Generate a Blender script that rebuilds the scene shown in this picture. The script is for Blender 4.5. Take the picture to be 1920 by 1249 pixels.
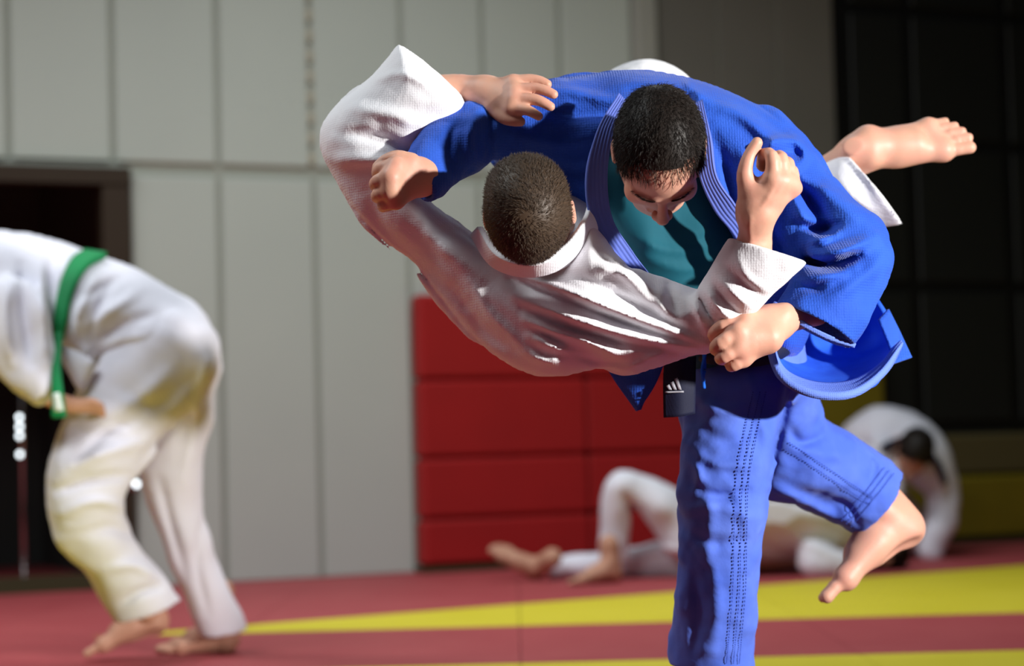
import bpy, math, random
import numpy as np
from mathutils import Vector, Matrix

# ------------------------------------------------------------------ camera, world, lights
for o in list(bpy.data.objects): bpy.data.objects.remove(o)
scn = bpy.context.scene
col = scn.collection
random.seed(4); rng = np.random.default_rng(4)
F = 4000.0; CX, CY = 960.0, 624.5           # focal length in pixels of the 1920x1249 frame
CAMH = 0.65
PITCH = math.atan((830 - CY) / F); ROLL = math.radians(1.5)
fw = np.array([0, math.cos(PITCH), math.sin(PITCH)])
r0 = np.array([1.0, 0, 0]); u0 = np.array([0, -math.sin(PITCH), math.cos(PITCH)])
rt = math.cos(ROLL) * r0 - math.sin(ROLL) * u0
up = math.sin(ROLL) * r0 + math.cos(ROLL) * u0
CO = np.array([0, 0, CAMH])
R3 = np.stack([rt, up, fw], 0)              # rows: camera axes (right, up, depth) in world

cd = bpy.data.cameras.new('camera'); cam = bpy.data.objects.new('camera', cd); col.objects.link(cam)
cd.sensor_width = 36; cd.lens = F / 1920 * 36; cd.clip_end = 100
m = Matrix(((rt[0], up[0], -fw[0], CO[0]), (rt[1], up[1], -fw[1], CO[1]), (rt[2], up[2], -fw[2], CO[2]), (0, 0, 0, 1)))
cam.matrix_world = m
cd.dof.use_dof = True; cd.dof.focus_distance = 3.75; cd.dof.aperture_fstop = 2.4
scn.camera = cam

w = bpy.data.worlds.new('world'); scn.world = w; w.use_nodes = True
w.node_tree.nodes['Background'].inputs[0].default_value = (0.75, 0.82, 1.0, 1)
w.node_tree.nodes['Background'].inputs[1].default_value = 0.045

def lamp(name, typ, loc, aim, energy, color, **kw):
    l = bpy.data.lights.new(name, typ); l.energy = energy; l.color = color
    for k, v in kw.items(): setattr(l, k, v)
    o = bpy.data.objects.new(name, l); col.objects.link(o); o.location = loc
    o.rotation_euler = (Vector(aim) - Vector(loc)).to_track_quat('-Z', 'Y').to_euler()
    return o
# flash head standing off to the right of the picture: the hard light on the pair
lamp('flash_right_offscreen', 'SPOT', (3.5, 1.5, 1.4), (0.25, 4.0, 1.0), 1480, (1, 0.97, 0.93), spot_size=math.radians(30), spot_blend=0.3, shadow_soft_size=0.07)
# ceiling luminaires of the hall, above the picture, alike in size and height
for k_, (lx, ly, le) in enumerate(((-3.5, 7.0, 74), (0.3, 7.9, 95), (-2.8, 3.6, 110))):
    lamp('hall_luminaire_%s_offscreen' % 'abc'[k_], 'AREA', (lx, ly, 4.5), (lx + 0.4, ly + 0.9, 0), le, (0.93, 0.98, 0.98), shape='RECTANGLE', size=2.6, size_y=0.9, spread=math.radians(140))

vs = scn.view_settings
vs.view_transform = 'Standard'; vs.look = 'None'; vs.gamma = 1; vs.exposure = 0.0; vs.use_curve_mapping = False

# ------------------------------------------------------------------ coordinates
def C(px, py, d):                            # pixel + depth -> camera-axes coordinates
    return np.array([(px - CX) / F * d, -(py - CY) / F * d, d])
def toW(v):                                  # camera-axes coordinates -> world
    return np.asarray(v) @ R3 + CO
def P(px, py, d): return toW(C(px, py, d))
def floor_at(px, py, z=0.0):
    a = P(px, py, 1.0) - CO
    t = (z - CO[2]) / a[2]
    return CO + a * t

# ------------------------------------------------------------------ materials
def mat(name, color, rough=0.8, bump=None, mottle=None, sheen=0.0, metal=0.0, emit=None, spec=0.3, sss=0.0, weave=None):
    M = bpy.data.materials.new(name); M.use_nodes = True
    nt = M.node_tree; b = nt.nodes['Principled BSDF']
    def inp(n, v):
        if n in b.inputs: b.inputs[n].default_value = v
    inp('Base Color', (*color, 1)); inp('Roughness', rough); inp('Metallic', metal)
    inp('Specular IOR Level', spec); inp('Sheen Weight', sheen); inp('Sheen Roughness', 0.4)
    if sss:
        inp('Subsurface Weight', sss); inp('Subsurface Radius', (0.012, 0.005, 0.003)); inp('Subsurface Scale', 1.0)
    if emit: inp('Emission Color', (*emit[0], 1)); inp('Emission Strength', emit[1])
    tc = nt.nodes.new('ShaderNodeTexCoord')
    if mottle:                                # (second colour, scale, amount)
        n = nt.nodes.new('ShaderNodeTexNoise'); n.inputs['Scale'].default_value = mottle[1]; n.inputs['Detail'].default_value = 5
        r = nt.nodes.new('ShaderNodeMapRange'); r.inputs[1].default_value = 0.35; r.inputs[2].default_value = 0.7
        r.inputs[4].default_value = mottle[2]
        x = nt.nodes.new('ShaderNodeMix'); x.data_type = 'RGBA'
        x.inputs[6].default_value = (*color, 1); x.inputs[7].default_value = (*mottle[0], 1)
        nt.links.new(tc.outputs['Object'], n.inputs['Vector']); nt.links.new(n.outputs[0], r.inputs[0])
        nt.links.new(r.outputs[0], x.inputs[0]); nt.links.new(x.outputs[2], b.inputs['Base Color'])
    last = None
    for spec_ in ([('n', *bump)] if bump else []) + ([('w', *weave)] if weave else []):
        kind, sc, st, dist = spec_
        if kind == 'n':
            t = nt.nodes.new('ShaderNodeTexNoise'); t.inputs['Detail'].default_value = 4; outp = t.outputs[0]
        else:
            t = nt.nodes.new('ShaderNodeTexVoronoi'); t.inputs['Randomness'].default_value = 0.25; outp = t.outputs['Distance']
        t.inputs['Scale'].default_value = sc
        nt.links.new(tc.outputs['Object'], t.inputs['Vector'])
        bp = nt.nodes.new('ShaderNodeBump'); bp.inputs['Strength'].default_value = st; bp.inputs['Distance'].default_value = dist
        bp.invert = (kind == 'w')
        nt.links.new(outp, bp.inputs['Height'])
        if last: nt.links.new(last.outputs[0], bp.inputs['Normal'])
        last = bp
    if last: nt.links.new(last.outputs[0], b.inputs['Normal'])
    return M

M = {}
M['gi_white'] = mat('gi_white', (0.84, 0.84, 0.88), 0.85, bump=(60, 0.25, 0.004), weave=(230, 0.35, 0.0015), sheen=0.15)
M['gi_white_soft'] = mat('gi_white_soft', (0.74, 0.74, 0.84), 0.9, bump=(25, 0.3, 0.006), sheen=0.1)
M['gi_blue'] = mat('gi_blue', (0.014, 0.074, 0.47), 0.8, bump=(50, 0.2, 0.004), weave=(210, 0.6, 0.002), mottle=((0.024, 0.11, 0.56), 9, 0.7), sheen=0.1)
M['gi_blue_in'] = mat('gi_blue_in', (0.01, 0.075, 0.55), 0.85, bump=(40, 0.3, 0.004), mottle=((0.02, 0.12, 0.7), 18, 0.8))
M['hem_blue'] = mat('hem_blue', (0.13, 0.22, 0.72), 0.85, weave=(260, 0.5, 0.0015))
M['lapel_blue'] = mat('lapel_blue', (0.11, 0.16, 0.54), 0.85, bump=(120, 0.2, 0.001))
M['trouser_blue'] = mat('trouser_blue', (0.055, 0.12, 0.56), 0.85, bump=(35, 0.35, 0.005), mottle=((0.11, 0.19, 0.66), 7, 0.85), sheen=0.1)
M['thread'] = mat('thread', (0.035, 0.075, 0.42), 0.8)
M['navy'] = mat('navy', (0.006, 0.008, 0.03), 0.7, weave=(400, 0.3, 0.001))
M['logo'] = mat('logo', (0.32, 0.32, 0.36), 0.7)
M['cord'] = mat('cord', (0.01, 0.14, 0.75), 0.7)
M['teal'] = mat('teal', (0.003, 0.085, 0.12), 0.8, bump=(30, 0.2, 0.004))
M['skin'] = mat('skin', (0.60, 0.33, 0.23), 0.5, bump=(140, 0.12, 0.002), mottle=((0.66, 0.30, 0.23), 22, 0.6), sss=0.25, spec=0.4)
M['skin_far'] = mat('skin_far', (0.50, 0.27, 0.18), 0.55, mottle=((0.55, 0.28, 0.2), 10, 0.6))
M['hair_dark'] = mat('hair_dark', (0.012, 0.008, 0.006), 0.5, spec=0.25)
M['hair_brown'] = mat('hair_brown', (0.060, 0.037, 0.022), 0.5, spec=0.3)
M['green'] = mat('green', (0.004, 0.23, 0.07), 0.7)
M['label_white'] = mat('label_white', (0.75, 0.85, 0.8), 0.6)
M['red_mat'] = mat('red_mat', (0.34, 0.052, 0.060), 0.62, bump=(90, 0.15, 0.002), mottle=((0.38, 0.07, 0.075), 3, 0.7))
M['yellow_mat'] = mat('yellow_mat', (0.60, 0.51, 0.022), 0.62, bump=(90, 0.15, 0.002), mottle=((0.66, 0.56, 0.04), 3, 0.7))
M['panel'] = mat('panel', (0.47, 0.51, 0.475), 0.6, mottle=((0.44, 0.48, 0.45), 1.5, 0.6))
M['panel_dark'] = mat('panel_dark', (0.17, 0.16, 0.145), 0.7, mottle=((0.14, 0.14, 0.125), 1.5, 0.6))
M['joint'] = mat('joint', (0.34, 0.36, 0.32), 0.8)
M['strip'] = mat('strip', (0.40, 0.37, 0.29), 0.7)
M['post'] = mat('post', (0.34, 0.34, 0.31), 0.6)
M['red_pad'] = mat('red_pad', (0.34, 0.010, 0.011), 0.6, mottle=((0.30, 0.009, 0.010), 2.5, 0.8))
M['yellow_pad'] = mat('yellow_pad', (0.20, 0.15, 0.006), 0.7, mottle=((0.15, 0.12, 0.006), 3, 0.7))
M['brown_pad'] = mat('brown_pad', (0.10, 0.08, 0.03), 0.7)
M['frame_brown'] = mat('frame_brown', (0.035, 0.022, 0.013), 0.6, bump=(30, 0.2, 0.003))
M['black_panel'] = mat('black_panel', (0.012, 0.013, 0.012), 0.5)
M['black_frame'] = mat('black_frame', (0.004, 0.004, 0.004), 0.5)
M['recess'] = mat('recess', (0.05, 0.05, 0.048), 0.8)
M['sill'] = mat('sill', (0.045, 0.038, 0.015), 0.7)
M['chrome'] = mat('chrome', (0.5, 0.5, 0.5), 0.25, metal=1.0)
M['bulb'] = mat('bulb', (1, 1, 1), 0.3, emit=((0.85, 0.95, 1.0), 4.0))
M['concrete'] = mat('concrete', (0.08, 0.05, 0.045), 0.9)

# ------------------------------------------------------------------ mesh helpers
def raw_mesh(name, v, f):
    me = bpy.data.meshes.new(name)
    v = np.asarray(v, dtype=np.float32)
    if isinstance(f, np.ndarray):
        n, k = f.shape; loops = f.astype(np.int32).ravel(); st = np.arange(n, dtype=np.int32) * k; tot = np.full(n, k, np.int32)
    else:
        tot = np.array([len(x) for x in f], np.int32); st = np.concatenate([[0], np.cumsum(tot)[:-1]]).astype(np.int32)
        loops = np.array([i for x in f for i in x], np.int32)
    me.vertices.add(len(v)); me.vertices.foreach_set('co', v.ravel())
    me.loops.add(len(loops)); me.loops.foreach_set('vertex_index', loops)
    me.polygons.add(len(tot)); me.polygons.foreach_set('loop_start', st); me.polygons.foreach_set('loop_total', tot)
    me.update(calc_edges=True); me.validate()
    return me
def obj(name, v, f, material, parent=None, smooth=True, kind=None):
    """v in world space; becomes local to the parent's location"""
    v = np.asarray(v, dtype=np.float64)
    base = np.zeros(3); p = parent
    while p is not None:
        base = base + np.array(p.location); p = p.parent
    if parent is None:
        org = np.array([(v[:, 0].min() + v[:, 0].max()) / 2, (v[:, 1].min() + v[:, 1].max()) / 2, v[:, 2].min()])
    else:
        org = np.zeros(3)
    me = raw_mesh(name, v - base - org, f)
    me.polygons.foreach_set('use_smooth', np.full(len(me.polygons), bool(smooth)))
    o = bpy.data.objects.new(name, me); col.objects.link(o); o.location = org
    if material is not None: me.materials.append(M[material])
    o.parent = parent
    if kind: o['kind'] = kind
    return o
def join(parts):
    vs_, fs = [], []; n = 0
    for v, f in parts:
        vs_.append(np.asarray(v)); fs.extend([tuple(int(i) + n for i in x) for x in f]); n += len(v)
    return np.concatenate(vs_), fs
def joinq(parts):                            # all-quad parts
    vs_, fs = [], []; n = 0
    for v, f in parts:
        vs_.append(np.asarray(v)); fs.append(np.asarray(f) + n); n += len(v)
    return np.concatenate(vs_), np.concatenate(fs)
def thing(name, label, cat, loc, group=None):
    o = bpy.data.objects.new(name, None); col.objects.link(o); o.location = loc; o.empty_display_size = 0.1
    o['label'] = label; o['category'] = cat
    if group: o['group'] = group
    return o
def tag(o, label, cat, group=None):
    o['label'] = label; o['category'] = cat
    if group: o['group'] = group
def box(o_, ax, ay, az, bevel=0.0):
    """box from corner o_ with edge vectors"""
    o_, ax, ay, az = [np.asarray(t, float) for t in (o_, ax, ay, az)]
    if bevel <= 0:
        v = [o_ + ax * i + ay * j + az * k for k in (0, 1) for j in (0, 1) for i in (0, 1)]
        f = [(0, 2, 3, 1), (4, 5, 7, 6), (0, 1, 5, 4), (2, 6, 7, 3), (0, 4, 6, 2), (1, 3, 7, 5)]
        if np.dot(np.cross(ax, ay), az) < 0: f = [x[::-1] for x in f]
        return np.array(v), f
    L = [np.linalg.norm(t) for t in (ax, ay, az)]
    b = [min(bevel / l, 0.45) for l in L]
    v = []; idx = {}
    for k in (0, 1):
        for j in (0, 1):
            for i in (0, 1):
                for a in range(3):
                    q = [i, j, k]
                    for t in range(3):
                        if t != a: q[t] = b[t] if q[t] == 0 else 1 - b[t]
                    idx[(i, j, k, a)] = len(v); v.append(o_ + ax * q[0] + ay * q[1] + az * q[2])
    f = []
    for a in range(3):
        t1, t2 = (a + 1) % 3, (a + 2) % 3
        for s in (0, 1):
            c = []
            for (p, q) in ((0, 0), (1, 0), (1, 1), (0, 1)):
                key = [0, 0, 0]; key[a] = s; key[t1] = p; key[t2] = q
                c.append(idx[(*key, a)])
            f.append(c if s else c[::-1])
    for a in range(3):                        # edges parallel to axis a
        t1, t2 = (a + 1) % 3, (a + 2) % 3
        for p in (0, 1):
            for q in (0, 1):
                c = []
                for s, t in ((0, t1), (1, t1), (1, t2), (0, t2)):
                    key = [0, 0, 0]; key[a] = s; key[t1] = p; key[t2] = q
                    c.append(idx[(*key, t)])
                f.append(c if (p ^ q) else c[::-1])
    for k in (0, 1):
        for j in (0, 1):
            for i in (0, 1):
                c = [idx[(i, j, k, a)] for a in range(3)]
                f.append(c if (i + j + k) % 2 else c[::-1])
    if np.dot(np.cross(ax, ay), az) < 0: f = [x[::-1] for x in f]
    return np.array(v), [tuple(x) for x in f]
def cr(pts, n):                               # Catmull-Rom through pts (any dimension)
    p = np.asarray(pts, float)
    if len(p) == 2: return p[0] + (p[1] - p[0]) * np.linspace(0, 1, n)[:, None]
    q = np.vstack([2 * p[0] - p[1], p, 2 * p[-1] - p[-2]])
    t = np.linspace(0, len(p) - 1, n); i = np.minimum(t.astype(int), len(p) - 2); u = (t - i)[:, None]
    a, b, c, d = q[i], q[i + 1], q[i + 2], q[i + 3]
    return 0.5 * ((2 * b) + (c - a) * u + (2 * a - 5 * b + 4 * c - d) * u ** 2 + (3 * b - a - 3 * c + d) * u ** 3)
def sheet(rows, nu, nv, thick, ridge=None):
    """rows: list of curves (lists of world points); loft, thicken; ridge(uu, vv)->offset"""
    g = np.stack([cr(r, nu) for r in rows])                  # rows x nu x 3
    g = np.stack([cr(g[:, i], nv) for i in range(nu)], 1)    # nv x nu x 3
    du = np.gradient(g, axis=1); dv = np.gradient(g, axis=0)
    n = np.cross(du, dv); n /= np.linalg.norm(n, axis=2, keepdims=True) + 1e-12
    vv, uu = np.meshgrid(np.linspace(0, 1, nv), np.linspace(0, 1, nu), indexing='ij')
    off = ridge(uu, vv)[..., None] if ridge else 0
    a = g + n * (thick / 2 + off); b = g - n * (thick / 2)
    v = np.concatenate([a.reshape(-1, 3), b.reshape(-1, 3)]); N = nu * nv
    i, j = np.meshgrid(np.arange(nv - 1), np.arange(nu - 1), indexing='ij'); q = (i * nu + j).ravel()
    fa = np.stack([q, q + 1, q + nu + 1, q + nu], 1); fb = fa[:, ::-1] + N
    e = []
    for k in range(nu - 1):
        e.append((k, k + N, k + 1 + N, k + 1)); t = (nv - 1) * nu + k; e.append((t, t + 1, t + 1 + N, t + N))
    for k in range(nv - 1):
        t = k * nu; e.append((t, t + nu, t + nu + N, t + N)); t = k * nu + nu - 1; e.append((t, t + N, t + nu + N, t + nu))
    return v, np.concatenate([fa, fb, np.array(e)])
def pipe(pts, r, n=8, seg=None):
    """round tube of world points; r scalar or per-point list"""
    pts = np.asarray(pts, float); rr = np.full(len(pts), r) if np.isscalar(r) else np.asarray(r, float)
    seg = seg or max(2, (len(pts) - 1) * 6)
    q = cr(np.hstack([pts, rr[:, None]]), seg); p, rr = q[:, :3], q[:, 3]
    t = np.gradient(p, axis=0); t /= np.linalg.norm(t, axis=1, keepdims=True) + 1e-12
    ref = np.array([0.13, 0.31, 0.94]); v = []
    for k in range(seg):
        a = np.cross(t[k], ref); a /= np.linalg.norm(a); b = np.cross(t[k], a)
        for s in range(n):
            an = 2 * math.pi * s / n; v.append(p[k] + (a * math.cos(an) + b * math.sin(an)) * rr[k])
    f = [(k * n + s, k * n + (s + 1) % n, (k + 1) * n + (s + 1) % n, (k + 1) * n + s) for k in range(seg - 1) for s in range(n)]
    f.append(tuple(range(n))[::-1]); f.append(tuple((seg - 1) * n + s for s in range(n)))
    return np.array(v), f

# ------------------------------------------------------------------ signed-distance modelling
LAT = rng.standard_normal((24, 24, 24)).astype(np.float32)
def vnoise(p, scale):
    q = p / scale; i = np.floor(q).astype(int); u = (q - i); u = u * u * (3 - 2 * u); i %= 24; j = (i + 1) % 24
    x0, y0, z0 = i.T; x1, y1, z1 = j.T; a, b, c = u.T
    L = LAT
    return ((L[x0, y0, z0] * (1 - a) + L[x1, y0, z0] * a) * (1 - b) + (L[x0, y1, z0] * (1 - a) + L[x1, y1, z0] * a) * b) * (1 - c) + \
           ((L[x0, y0, z1] * (1 - a) + L[x1, y0, z1] * a) * (1 - b) + (L[x0, y1, z1] * (1 - a) + L[x1, y1, z1] * a) * b) * c
def smin(a, b, k):
    if k <= 0: return np.minimum(a, b)
    h = np.maximum(k - np.abs(a - b), 0) / k
    return np.minimum(a, b) - h * h * k * 0.25

class Vol:
    def __init__(s, lo, hi, h):
        s.lo = np.array(lo, float); s.h = h
        s.n = np.ceil((np.array(hi, float) - s.lo) / h).astype(int) + 1
        s.ax = [(s.lo[i] + h * np.arange(s.n[i])).astype(np.float32) for i in range(3)]
        s.D = np.full(s.n, 0.5, np.float32); s.rs = 1.0
    @staticmethod
    def px(x0, x1, y0, y1, d0, d1, h):        # bounds from a pixel window and a depth range
        c = np.array([C(x, y, d) for x in (x0, x1) for y in (y0, y1) for d in (d0, d1)])
        return Vol(c.min(0), c.max(0), h)
    def sl(s, lo, hi):
        a = np.clip(np.floor((lo - s.lo) / s.h).astype(int), 0, s.n); b = np.clip(np.ceil((hi - s.lo) / s.h).astype(int) + 1, 0, s.n)
        return tuple(slice(i, j) for i, j in zip(a, b))
    def grid(s, q):
        return np.meshgrid(s.ax[0][q[0]], s.ax[1][q[1]], s.ax[2][q[2]], indexing='ij', sparse=True)
    def cone(s, a, b, ra, rb, k=0.01, sub=False, extra=0.0):
        a = np.asarray(a, float); b = np.asarray(b, float)
        pad = max(ra, rb) + k + extra + 3 * s.h
        q = s.sl(np.minimum(a, b) - pad, np.maximum(a, b) + pad)
        if any(t.stop <= t.start for t in q): return
        X, Y, Z = s.grid(q)
        ba = b - a; L = float(ba @ ba) + 1e-12
        t = np.clip(((X - a[0]) * ba[0] + (Y - a[1]) * ba[1] + (Z - a[2]) * ba[2]) / L, 0, 1)
        d = np.sqrt((X - a[0] - t * ba[0]) ** 2 + (Y - a[1] - t * ba[1]) ** 2 + (Z - a[2] - t * ba[2]) ** 2) - (ra + (rb - ra) * t)
        if sub: s.D[q] = -smin(-s.D[q], d, k)
        else: s.D[q] = smin(s.D[q], d, k)
    def tube(s, pts, k=0.02, sub=False, n=4, cam=True):
        """pts: (px, py, depth, radius_px); union of short cones along a smooth path"""
        if cam: q = np.array([[*C(p[0], p[1], p[2]), p[3] * p[2] / F] for p in pts])
        else: q = np.array(pts, float)
        q[:, 3] *= s.rs
        if n > 1 and len(q) > 2: q = cr(q, (len(q) - 1) * n + 1)
        lo = (q[:, :3] - q[:, 3:]).min(0) - k - 3 * s.h; hi = (q[:, :3] + q[:, 3:]).max(0) + k + 3 * s.h
        T = Vol(lo, lo, s.h)                  # temporary field on the same lattice
        w_ = s.sl(lo, hi)
        if any(t.stop <= t.start for t in w_): return
        T.lo = s.lo + s.h * np.array([t.start for t in w_]); T.n = np.array([t.stop - t.start for t in w_])
        T.ax = [s.ax[i][w_[i]] for i in range(3)]; T.D = np.full(T.n, 0.5, np.float32)
        for i in range(len(q) - 1): T.cone(q[i, :3], q[i + 1, :3], q[i, 3], q[i + 1, 3], 0.0, extra=k)
        if sub: s.D[w_] = -smin(-s.D[w_], T.D, k)
        else: s.D[w_] = smin(s.D[w_], T.D, k)
    def ell(s, c, r, k=0.01, rot=None, sub=False):
        c = np.asarray(c, float); r = np.asarray(r, float); R = r.max() + k + 3 * s.h
        q = s.sl(c - R, c + R); X, Y, Z = s.grid(q)
        x, y, z = X - c[0], Y - c[1], Z - c[2]
        if rot is not None:
            x, y, z = [rot[i][0] * x + rot[i][1] * y + rot[i][2] * z for i in range(3)]
        k0 = np.sqrt((x / r[0]) ** 2 + (y / r[1]) ** 2 + (z / r[2]) ** 2)
        k1 = np.sqrt((x / r[0] ** 2) ** 2 + (y / r[1] ** 2) ** 2 + (z / r[2] ** 2) ** 2) + 1e-9
        d = k0 * (k0 - 1) / k1
        if sub: s.D[q] = -smin(-s.D[q], d, k)
        else: s.D[q] = smin(s.D[q], d, k)
    def proj(s, q):
        X, Y, Z = s.grid(q)
        return CX + F * X / Z, CY - F * Y / Z, Z
    def inflate(s, poly, dc, T, R, k=0.02, smooth=2, sub=False, front=None):
        """rounded solid whose outline is poly (pixels) at depths interpolated from dc [(px,py,d)]"""
        p = np.array(poly, float)
        if smooth:
            p = cr(np.vstack([p, p[:1]]), len(p) * 4 + 1)[:-1]
        mg = 60
        x0, y0 = p.min(0) - mg; x1, y1 = p.max(0) + mg; st = 2.0
        gx = np.arange(x0, x1 + st, st); gy = np.arange(y0, y1 + st, st)
        sd = poly_sdf(p, gx, gy)
        dcn = np.array(dc, float)
        A = np.c_[dcn[:, 0], dcn[:, 1], np.ones(len(dcn))]; co, *_ = np.linalg.lstsq(A, dcn[:, 2], rcond=None)
        res = dcn[:, 2] - A @ co
        GX, GY = np.meshgrid(gx, gy, indexing='ij')
        zc = co[0] * GX + co[1] * GY + co[2]
        if len(dcn) > 3:
            w_ = [np.exp(-((GX - a) ** 2 + (GY - b) ** 2) / (2 * 110.0 ** 2)) for a, b, _ in dcn]; sw = sum(w_) + 0.15
            zc = zc + sum(wi * ri for wi, ri in zip(w_, res)) / sw
        th = T * np.sqrt(np.clip(1 - (1 - np.clip(-sd / R, 0, 1)) ** 2, 0, 1))
        dm = dcn[:, 2].mean()
        lo = C(x0 if x0 > CX else x0, y1, 1); c4 = np.array([C(x, y, d) for x in (x0, x1) for y in (y0, y1) for d in (dcn[:, 2].min() - T - .1, dcn[:, 2].max() + T + .1)])
        q = s.sl(c4.min(0), c4.max(0))
        U, V, Z = s.proj(q)
        U, V, Z = np.broadcast_arrays(U, V, Z)
        fu = np.clip((U - x0) / st, 0, len(gx) - 1.001); fv = np.clip((V - y0) / st, 0, len(gy) - 1.001)
        i = fu.astype(np.int32); j = fv.astype(np.int32); a = fu - i; b = fv - j
        def smp(G):
            G = G.astype(np.float32)
            return (G[i, j] * (1 - a) + G[i + 1, j] * a) * (1 - b) + (G[i, j + 1] * (1 - a) + G[i + 1, j + 1] * a) * b
        sdv = smp(sd) * dm / F
        if sub:                               # cut a prism in front of depth `front`
            d = np.maximum(sdv, Z - smp(zc))
            s.D[q] = -smin(-s.D[q], d, k); return
        dz = np.abs(Z - smp(zc))
        d = np.where(sdv > 0, np.sqrt(np.maximum(sdv, 0) ** 2 + dz ** 2), dz - smp(th))
        s.D[q] = smin(s.D[q], d.astype(np.float32), k)
    def cut(s, pt, nrm, rad):
        """remove what lies beyond a plane, near pt (pixel, depth); nrm = (dx, dy_down, ddepth)"""
        c = C(*pt); n = np.array([nrm[0], -nrm[1], nrm[2]], float); n /= np.linalg.norm(n)
        R = rad * pt[2] / F
        q = s.sl(c - R, c + R); X, Y, Z = s.grid(q)
        d = (X - c[0]) * n[0] + (Y - c[1]) * n[1] + (Z - c[2]) * n[2]
        near = (X - c[0]) ** 2 + (Y - c[1]) ** 2 + (Z - c[2]) ** 2 < R * R
        s.D[q] = np.where(near, np.maximum(s.D[q], d), s.D[q])
    def folds(s, lines, d0=0, d1=99, step=2.0, gain=1.0):
        """lines: (points px, width px, amplitude m); ridges (+) and valleys (-) on the surface"""
        allp = np.concatenate([np.array(l[0], float) for l in lines])
        x0, y0 = allp.min(0) - 80; x1, y1 = allp.max(0) + 80
        gx = np.arange(x0, x1, step); gy = np.arange(y0, y1, step); GX, GY = np.meshgrid(gx, gy, indexing='ij')
        H = np.zeros_like(GX)
        for pts, wd, amp in lines:
            q = cr(np.array(pts, float), max(8, len(pts) * 6)) if len(pts) > 2 else np.array(pts, float)
            best = np.full_like(GX, 1e9); tt = np.zeros_like(GX); n = len(q) - 1
            for i in range(n):
                a, b = q[i], q[i + 1]; ba = b - a; L = ba @ ba + 1e-9
                t = np.clip(((GX - a[0]) * ba[0] + (GY - a[1]) * ba[1]) / L, 0, 1)
                d = np.hypot(GX - a[0] - t * ba[0], GY - a[1] - t * ba[1])
                m_ = d < best; best = np.where(m_, d, best); tt = np.where(m_, (i + t) / n, tt)
            H += gain * amp * np.exp(-(best / wd) ** 2) * np.sqrt(np.clip(np.sin(np.pi * np.clip(tt, 0.03, 0.97)), 0, 1))
        A = np.max(np.abs(H)) + 3 * s.h
        idx = np.argwhere(np.abs(s.D) < A)
        z = s.ax[2][idx[:, 2]]; u = CX + F * s.ax[0][idx[:, 0]] / z; v = CY - F * s.ax[1][idx[:, 1]] / z
        ok = (u > x0 + step) & (u < x1 - 3 * step) & (v > y0 + step) & (v < y1 - 3 * step) & (z > d0) & (z < d1)
        idx = idx[ok]; u = u[ok]; v = v[ok]
        fu = np.clip((u - x0) / step, 0, len(gx) - 1.01); fv = np.clip((v - y0) / step, 0, len(gy) - 1.01)
        i = fu.astype(int); j = fv.astype(int); a = fu - i; b = fv - j
        h = (H[i, j] * (1 - a) + H[i + 1, j] * a) * (1 - b) + (H[i, j + 1] * (1 - a) + H[i + 1, j + 1] * a) * b
        s.D[idx[:, 0], idx[:, 1], idx[:, 2]] -= h.astype(np.float32)
    def noise(s, scale, amp, stretch=(1, 1, 1)):
        idx = np.argwhere(np.abs(s.D) < amp * 3 + 3 * s.h)
        p = np.stack([s.ax[i][idx[:, i]] * stretch[i] for i in range(3)], 1)
        s.D[idx[:, 0], idx[:, 1], idx[:, 2]] += (vnoise(p + 7.3, scale) * amp).astype(np.float32)
    def mesh(s, relax=1):
        D = s.D.copy()
        for a in range(3):                    # close at the border
            for e in (0, -1):
                q = [slice(None)] * 3; q[a] = e; D[tuple(q)] = np.maximum(D[tuple(q)], 1e-3)
        S = D < 0; nx, ny, nz = D.shape
        cnt = np.zeros((nx - 1, ny - 1, nz - 1), np.int8)
        cs = [(i, j, k) for i in (0, 1) for j in (0, 1) for k in (0, 1)]
        for i, j, k in cs: cnt += S[i:nx - 1 + i, j:ny - 1 + j, k:nz - 1 + k]
        act = np.argwhere((cnt > 0) & (cnt < 8)); n = len(act)
        vid = np.full(cnt.shape, -1, np.int32); vid[act[:, 0], act[:, 1], act[:, 2]] = np.arange(n)
        acc = np.zeros((n, 3)); num = np.zeros(n)
        val = {c: D[act[:, 0] + c[0], act[:, 1] + c[1], act[:, 2] + c[2]] for c in cs}
        for c in cs:
            for a in range(3):
                if c[a] == 0:
                    e = list(c); e[a] = 1; e = tuple(e); va, vb = val[c], val[e]
                    x = (va < 0) != (vb < 0); t = np.where(x, va / np.where(x, va - vb, 1), 0)
                    p = np.tile(np.array(c, float), (n, 1)); p[:, a] += t
                    acc += p * x[:, None]; num += x
        v = s.lo + s.h * (act + acc / num[:, None])
        fs = []
        for a in range(3):
            b, c = (a + 1) % 3, (a + 2) % 3
            lo = [slice(None)] * 3; hi = [slice(None)] * 3; lo[a] = slice(0, -1); hi[a] = slice(1, None)
            A, B = S[tuple(lo)], S[tuple(hi)]
            e = np.argwhere(A != B); e = e[(e[:, b] > 0) & (e[:, c] > 0) & (e[:, b] < D.shape[b] - 1) & (e[:, c] < D.shape[c] - 1)]
            inside = A[e[:, 0], e[:, 1], e[:, 2]]
            def cell(db, dc_):
                q = e.copy(); q[:, b] += db; q[:, c] += dc_; return vid[q[:, 0], q[:, 1], q[:, 2]]
            f = np.stack([cell(-1, -1), cell(0, -1), cell(0, 0), cell(-1, 0)], 1)
            f[~inside] = f[~inside][:, ::-1]; fs.append(f)
        f = np.concatenate(fs)
        for _ in range(relax):
            sm = np.zeros_like(v); ct = np.zeros(len(v))
            for a in range(4):
                for b in ((a + 1) % 4, (a + 3) % 4):
                    np.add.at(sm, f[:, a], v[f[:, b]]); np.add.at(ct, f[:, a], 1)
            v = v * 0.5 + 0.5 * sm / np.maximum(ct, 1)[:, None]
        return v, f
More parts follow.
